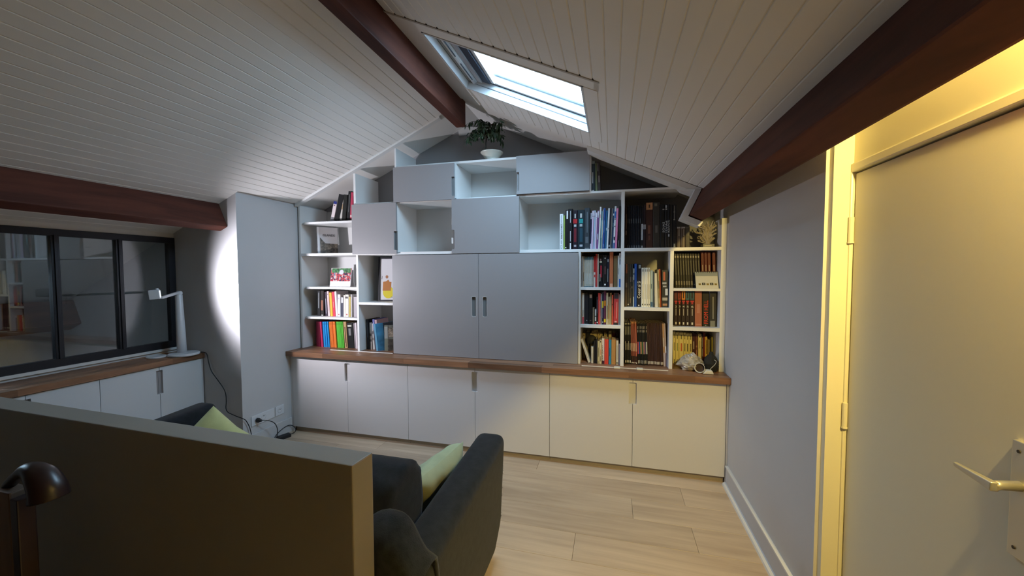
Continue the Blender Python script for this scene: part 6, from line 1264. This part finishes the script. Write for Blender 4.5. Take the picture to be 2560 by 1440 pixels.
pr_poly([(-0.090, 0.10), (-0.010, 0.10), (-0.006, 0.185), (-0.022, 0.182), (-0.036, 0.205), (-0.058, 0.190), (-0.086, 0.185)], (0.42, 0.17, 0.05), k_=1)
pr_poly([(-0.050 + 0.013 * math.cos(a), 0.232 + 0.016 * math.sin(a)) for a in [2 * math.pi * i / 16 for i in range(16)]], (0.36, 0.17, 0.09), k_=2)
for xx_, z0 in ((-0.100, 0.21), (0.020, 0.17), (0.024, 0.30)):
    pr_poly([(xx_, z0), (xx_ + 0.003, z0), (xx_ + 0.006, z0 + 0.03), (xx_ + 0.003, z0 + 0.03)], (0.03, 0.03, 0.03), k_=2)
pr_poly([(-0.01, 0.036), (0.03, 0.036), (0.03, 0.041), (-0.01, 0.041)], (0.2, 0.2, 0.2), k_=2)

# small desk calendar in the column beside the grey wall
cal = root('desk_calendar', (-0.118, 0.18, 1.3735), 'small white spiral desk calendar in front of the dark series', 'calendar')
cm = Matrix.Translation((-0.118, 0.150, 1.3735)) @ Matrix.Rotation(math.radians(-24), 4, 'X')
MB().box(-0.076, 0.076, 0.0, 0.003, 0.0, 0.132).xform(cm).build('front_card', mat('ivory_card', (0.60, 0.57, 0.47), 0.5), cal)
MB().box(-0.078, 0.078, -0.0012, 0.0, 0.098, 0.130).xform(cm).build('card_header', mat('grey_green_print', (0.27, 0.29, 0.27), 0.5), cal)
MB().box(-0.078, 0.078, 0.0, 0.002, 0.0, 0.132).xform(Matrix.Translation((-0.118, 0.252, 1.3735)) @ Matrix.Rotation(math.radians(22), 4, 'X')).build('rear_card', mat('dark_card', (0.03, 0.03, 0.03), 0.6), cal)
for i in range(5):
    cxx = -0.050 + 0.027 * i; s_ = 0.011 if i in (1, 3) else 0.0075
    MB().box(cxx - s_, cxx + s_, -0.0012, 0.0, 0.026, 0.026 + s_ * 1.7).xform(cm).build('date_icon', colmat((0.05, 0.045, 0.03) if i in (1, 3) else (0.22, 0.15, 0.03)), cal)
    if i in (1, 3): MB().box(cxx - 0.0045, cxx + 0.0045, -0.0018, -0.001, 0.030, 0.030 + 0.010).xform(cm).build('date_icon', colmat((0.30, 0.29, 0.26)), cal)
for i in range(10):
    lp_ = [cm @ Vector((-0.066 + 0.0147 * i, 0.001 + 0.0065 * math.cos(a), 0.129 + 0.0065 * math.sin(a))) for a in [2 * math.pi * k_ / 8 for k_ in range(9)]]
    MB().tube(lp_, 0.0012, 5, cap=False).build('spiral_ring', mat('dark_wire', (0.04, 0.04, 0.045), 0.4, metal=0.6), cal)

# coral on its plinth
cor = root('coral', (-0.103, 0.24, 1.676), 'dried beige coral branch on a dark plinth beside the beam', 'ornament')
MB().box(-0.142, -0.062, 0.205, 0.285, 1.676, 1.702).build('plinth', mat('smoked_plinth', (0.07, 0.065, 0.05), 0.3), cor, bevel=0.002)
MB().box(-0.132, -0.083, 0.2036, 0.205, 1.686, 1.694).build('name_tag', mat('pale_tag', (0.45, 0.42, 0.34), 0.5), cor)
cb_ = MB(); rnd = random.Random(5)
trunk = smoothpath([(-0.100, 0.245, 1.700), (-0.106, 0.243, 1.730), (-0.112, 0.240, 1.765), (-0.098, 0.236, 1.805)], 4)
cb_.tube(trunk, [0.017 - 0.010 * k_ / len(trunk) for k_ in range(len(trunk))], 7)
for i in range(120):
    b0 = Vector(trunk[rnd.randint(1, len(trunk) - 1)])
    a = math.radians(rnd.uniform(-78, 62)); L = rnd.uniform(0.035, 0.085) * (1.0 if a < 0.5 else 0.85)
    d = Vector((math.sin(a), rnd.uniform(-0.35, 0.35), math.cos(a))).normalized()
    e = b0 + d * L; md = b0.lerp(e, 0.55) + Vector((rnd.uniform(-1, 1), rnd.uniform(-1, 1), rnd.uniform(-1, 1))) * 0.006
    cb_.tube([b0, md, e], [0.0060, 0.0050, 0.0028], 5)
    for k_ in range(3):
        s0 = md.lerp(e, rnd.random()); nd = (d + Vector((rnd.uniform(-0.9, 0.9), rnd.uniform(-0.5, 0.5), rnd.uniform(-0.2, 0.8)))).normalized()
        cb_.tube([s0, s0 + nd * rnd.uniform(0.010, 0.022)], [0.0035, 0.0016], 4)
cb_.v = [(min(v[0], -0.040), max(min(v[1], 0.46), 0.14), min(v[2], 1.872)) for v in cb_.v]
cb_.build('branches', mat('dry_coral', (0.36, 0.31, 0.235), 0.9, var=0.25, vscale=60), cor)
tag(MB().box(-0.085, -0.040, 0.33, 0.345, 1.6765, 1.80).build('black_panel', mat('gloss_black_panel', (0.01, 0.011, 0.012), 0.15)), 'small glossy black panel standing behind the coral', 'panel')

# plant on top of the bookcase
PP = Vector((-1.795, 0.225, 2.430))
pt = root('potted_plant', PP, 'small bonsai-like plant in a cream bowl on the bookcase top', 'plant')
MB().lathe([(0.0, 0.0), (0.052, 0.0), (0.056, 0.010), (0.048, 0.018), (0.060, 0.030), (0.078, 0.055), (0.088, 0.068), (0.096, 0.074), (0.096, 0.080), (0.086, 0.080), (0.080, 0.066), (0.0, 0.064)], PP, 36).build('bowl', mat('cream_ceramic', (0.58, 0.57, 0.50), 0.3), pt, smooth=True)
MB().lathe([(0.0, 0.062), (0.081, 0.064), (0.070, 0.070), (0.0, 0.074)], PP, 24).build('soil', mat('potting_soil', (0.03, 0.022, 0.016), 1.0, var=0.4, vscale=80), pt)
tk = smoothpath([PP + Vector(v) for v in ((-0.020, 0, 0.066), (-0.055, 0.0, 0.085), (-0.072, 0.0, 0.105), (-0.062, 0.005, 0.130), (-0.060, 0.0, 0.165), (-0.050, 0.0, 0.200), (-0.058, 0.0, 0.245), (-0.050, 0.0, 0.30))], 4)
tm = MB().tube(tk, [0.016 - 0.009 * i / len(tk) for i in range(len(tk))], 8)
rnd = random.Random(21); tips = []
for i in range(40):
    a = 2 * math.pi * i / 40 * 3 + rnd.uniform(-0.2, 0.2); rr = rnd.uniform(0.05, 0.185)
    b0 = Vector(tk[-1 - rnd.randint(0, 8)])
    ex_, ez_ = -0.050 + rr * math.cos(a), rnd.uniform(0.23, 0.38) - rr * 0.30
    e = PP + Vector((ex_, rr * 0.62 * math.sin(a) - 0.01, min(ez_, zR(PP.x + ex_) - PP.z - 0.035)))
    md = b0.lerp(e, 0.55) + Vector((0, 0, 0.035))
    pth = smoothpath([b0, md, e], 3); tm.tube(pth, [0.0035 - 0.0024 * k_ / len(pth) for k_ in range(len(pth))], 5)
    tips += [pth[-1], pth[-2], pth[-3], pth[len(pth) // 2]]
tm.build('trunk', mat('dark_bark', (0.055, 0.045, 0.035), 0.9, var=0.3, vscale=60), pt, smooth=True)
lf_ = MB(); Ln = 0.048
pts = []
for k_ in range(7):
    t_ = k_ / 6; w_ = 0.0105 * math.sin(math.pi * min(1, t_ * 0.92 + 0.06)) ** 0.8; zc = -0.012 * t_ * t_
    pts.append(((t_ * Ln, -w_, zc + 0.002), (t_ * Ln, 0, zc), (t_ * Ln, w_, zc + 0.002)))
vs = [q_ for r_ in pts for q_ in r_]; fs = []
for k_ in range(6):
    a = 3 * k_; fs += [(a, a + 1, a + 4, a + 3), (a + 1, a + 2, a + 5, a + 4)]
lf_.poly(vs, fs)
leafs = [mat('leaf_green_a', (0.025, 0.060, 0.030), 0.45), mat('leaf_green_b', (0.040, 0.075, 0.032), 0.45)]
lme = []
for m in leafs:
    l0 = MB(); l0.poly(vs, fs)
    tmp = l0.build('leaf', m, pt, org=PP, fixn=False)
    tmp.data.transform(Matrix.Translation(-Vector((0, 0, 0)) + PP)); lme.append(tmp.data)
    bpy.data.objects.remove(tmp)
for i, tp in enumerate(tips):
    for k_ in range(2 if i % 4 else 3):
        l_ = bpy.data.objects.new('leaf', lme[rnd.random() < 0.4]); COL.objects.link(l_); l_.parent = pt
        az_ = rnd.uniform(0, 2 * math.pi)
        l_.location = Vector(tp) - PP + Vector((rnd.uniform(-1, 1), rnd.uniform(-1, 1), rnd.uniform(-1, 1))) * 0.012
        l_.rotation_euler = (rnd.uniform(-0.6, 0.6), rnd.uniform(0.2, 1.35), az_)
        s_ = rnd.uniform(0.7, 1.15); l_.scale = (s_, s_, s_)

# rounded dark item on the short white paperback
dk = MB().lathe([(0.0, -0.034), (0.024, -0.026), (0.037, -0.006), (0.038, 0.006), (0.028, 0.024), (0.0, 0.034)], (-0.955, 0.235, 0.945), 24, axis='y')
tag(dk.build('dark_cap', mat('matte_dark_cap', (0.018, 0.017, 0.012), 0.7), smooth=True), 'rounded dark cap resting on the short white paperback', 'cap')
# plastic bag with a white cup, black pouch
bg_ = MB(); n = 26; vs = []; fs = []
for j in range(n + 1):
    ph = math.pi * j / n
    for i in range(n):
        th_ = 2 * math.pi * i / n
        d = Vector((math.sin(ph) * math.cos(th_), math.sin(ph) * math.sin(th_), math.cos(ph)))
        r_ = 1 + 0.34 * noise.noise(d * 1.9 + Vector((3, 1, 7))) + 0.22 * abs(noise.noise(d * 4.5)) + 0.10 * noise.noise(d * 10)
        z_ = d.z * 0.066 * r_
        taper = 1 - 0.38 * max(0, d.z)
        vs.append((-0.222 + d.x * 0.086 * r_ * taper, 0.150 + d.y * 0.075 * r_ * taper, max(ZC + 0.001, ZC + 0.052 + z_)))
for j in range(n):
    for i in range(n):
        a, b = j * n + i, j * n + (i + 1) % n; fs.append((a, b, b + n, a + n))
bg_.poly(vs, fs)
mb_ = mat('crumpled_grey_plastic', (0.36, 0.33, 0.29), 0.25, var=0.3, vscale=25, coat=0.3)
tag(bg_.build('plastic_bag', mb_, smooth=False), 'crumpled greyish plastic bag on the worktop by the yellow paperbacks', 'bag')
cpm = Matrix.Translation((-0.178, 0.062, ZC + 0.036)) @ Matrix.Rotation(math.radians(-18), 4, 'Z') @ Matrix.Rotation(math.radians(80), 4, 'X')
cu_ = MB().lathe([(0.0, -0.075), (0.026, -0.075), (0.032, -0.03), (0.035, 0.012), (0.033, 0.012), (0.029, -0.03), (0.024, -0.068), (0.0, -0.068)], (0, 0, 0), 28)
cu_.xform(cpm)
cup_ = tag(cu_.build('paper_cup', mat('white_paper_cup', (0.62, 0.61, 0.57), 0.5), smooth=True), 'white paper cup lying open in front of the plastic bag', 'cup')
MB().lathe([(0.0, -0.02), (0.030, -0.02), (0.030, -0.016), (0.0, -0.014)], (0, 0, 0), 24).xform(cpm).build('dark_inside', mat('dark_cup_inside', (0.03, 0.012, 0.010), 0.6), cup_)
pr_ = MB().prism([(-0.16, 0.766), (-0.09, 0.766), (-0.10, 0.79), (-0.14, 0.792)], 'y', 0.03, 0.085)
tag(pr_.build('paper_scrap', mat('white_paper_cup', (0.62, 0.61, 0.57), 0.5), bevel=0.004), 'crumpled white paper beside the black pouch', 'paper')
po_ = root('pouch', (-0.075, 0.150, ZC), 'black cloth pouch with a pale drawstring beside the grey wall', 'pouch')
pm_ = MB(); vs = []; fs = []
for j in range(n + 1):
    ph = math.pi * j / n
    for i in range(n):
        th_ = 2 * math.pi * i / n
        d = Vector((math.sin(ph) * math.cos(th_), math.sin(ph) * math.sin(th_), math.cos(ph)))
        r_ = 1 + 0.16 * noise.noise(d * 2.2 + Vector((9, 2, 1))) + 0.06 * noise.noise(d * 6)
        taper = 1 - 0.45 * max(0, d.z) ** 1.5 - 0.25 * math.exp(-((d.z - 0.72) / 0.12) ** 2)
        vs.append((-0.087 + d.x * 0.048 * r_ * taper, 0.135 + d.y * 0.060 * r_ * taper, max(ZC + 0.001, ZC + 0.062 + d.z * 0.082 * r_)))
for j in range(n):
    for i in range(n):
        a, b = j * n + i, j * n + (i + 1) % n; fs.append((a, b, b + n, a + n))
pm_.poly(vs, fs); pm_.build('cloth', mat('black_pouch_cloth', (0.012, 0.011, 0.009), 0.9, bump=0.3, bscale=120), po_, smooth=True)
MB().tube(smoothpath([(-0.082, 0.072, ZC + 0.098), (-0.070, 0.064, ZC + 0.088), (-0.080, 0.060, ZC + 0.065), (-0.105, 0.062, ZC + 0.035), (-0.112, 0.066, ZC + 0.012), (-0.10, 0.058, ZC + 0.004)]), 0.0018, 6).build('drawstring', mat('pale_cord', (0.55, 0.53, 0.48), 0.6), po_, smooth=True)
